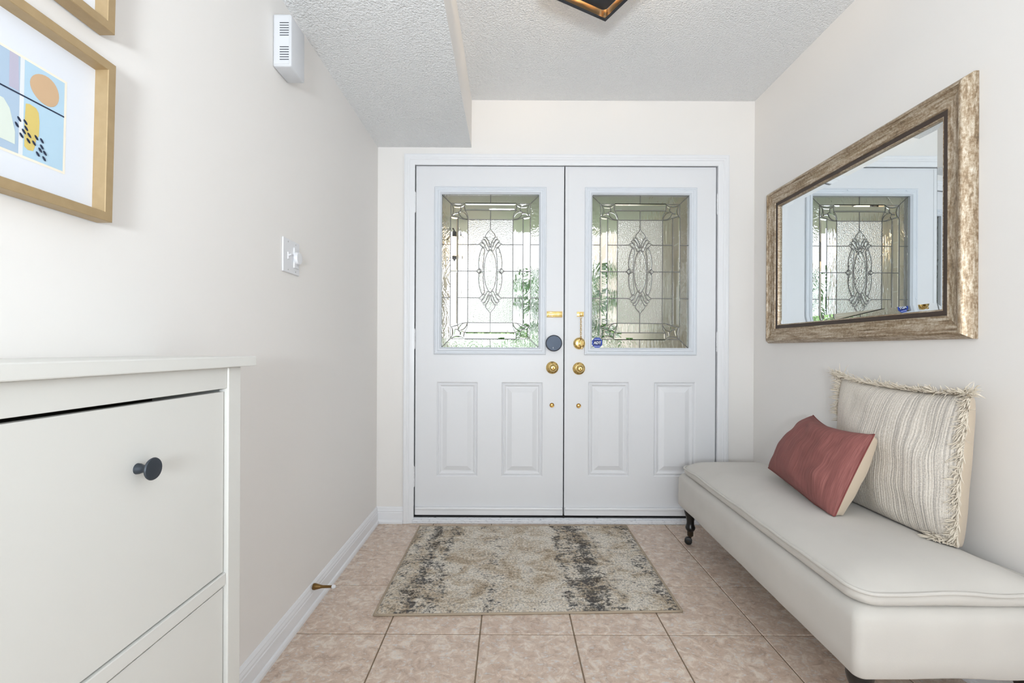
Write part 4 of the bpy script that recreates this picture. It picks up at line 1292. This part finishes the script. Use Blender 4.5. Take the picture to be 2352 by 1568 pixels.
# wall lantern on the left porch wall
wlx, wly, wlz = -0.66, 4.42, 2.0
wlan = thing('porch_lantern', (wlx, wly, wlz), 'lit black wall lantern outside, seen at the left door glass edge', 'lantern')
obj('back_plate', B(wlx, wlx + 0.015, wly - .05, wly + .05, wlz - .08, wlz + .1, bevel=0.004), iron_m, wlan)
obj('arm', tube(bmesh.new(), [(wlx + .01, wly, wlz + .06), (wlx + .05, wly, wlz + .16), (wlx + .11, wly, wlz + .17), (wlx + .12, wly, wlz + .14)], 0.008, 8), iron_m, wlan, smooth=True)
obj('lantern_roof', lathe(bmesh.new(), [(0.0, 0.15), (0.02, 0.14), (0.075, 0.09), (0.078, 0.08), (0.0, 0.08)], (wlx + .12, wly, wlz), (0, 0, 1), 8), iron_m, wlan)
obj('lantern_glass', lathe(bmesh.new(), [(0.064, 0.08), (0.046, -0.10), (0.0, -0.10)], (wlx + .12, wly, wlz), (0, 0, 1), 8), MATS['warm_bulb'], wlan)
obj('lantern_foot', lathe(bmesh.new(), [(0.05, -0.10), (0.05, -0.115), (0.012, -0.125), (0.0, -0.15)], (wlx + .12, wly, wlz), (0, 0, 1), 8), iron_m, wlan)
# clipped hedge across the street
hed = thing('hedge', (-0.6, 12.5, -0.2), 'clipped green hedge beyond the lawn, seen through the left door', 'hedge')
bm = bmesh.new(); rgh = random.Random(3)
for i in range(5200):
    x = rgh.uniform(-5.5, 4.5); y = rgh.uniform(12.0, 13.0); z = rgh.uniform(-0.2, 1.35 + 0.2 * math.sin(x * 1.7) + 0.12 * math.sin(x * 5.1))
    p = Vector((x, y, z)); a = Vector((rgh.uniform(-1, 1), rgh.uniform(-1, 1), rgh.uniform(-1, 1))).normalized() * 0.085
    b = a.cross(Vector((rgh.uniform(-1, 1), rgh.uniform(-1, 1), rgh.uniform(-1, 1)))).normalized() * 0.05
    bm.faces.new([bm.verts.new(p + a), bm.verts.new(p + b), bm.verts.new(p - a), bm.verts.new(p - b)])
me = bpy.data.meshes.new('hedge_leaves'); bm.to_mesh(me); bm.free(); me.materials.append(leaf2_m)
ho = bpy.data.objects.new('hedge_leaves', me); C.objects.link(ho); ho.parent = hed; ho.location = -woff(hed); ho['kind'] = 'stuff'
for x in (-4, -2, 0, 2, 4):
    obj('hedge_stem', tube(bmesh.new(), [(x, 12.5, -0.2), (x + .1, 12.5, 0.5), (x, 12.5, 1.0)], 0.03, 6), trunk_m, hed)
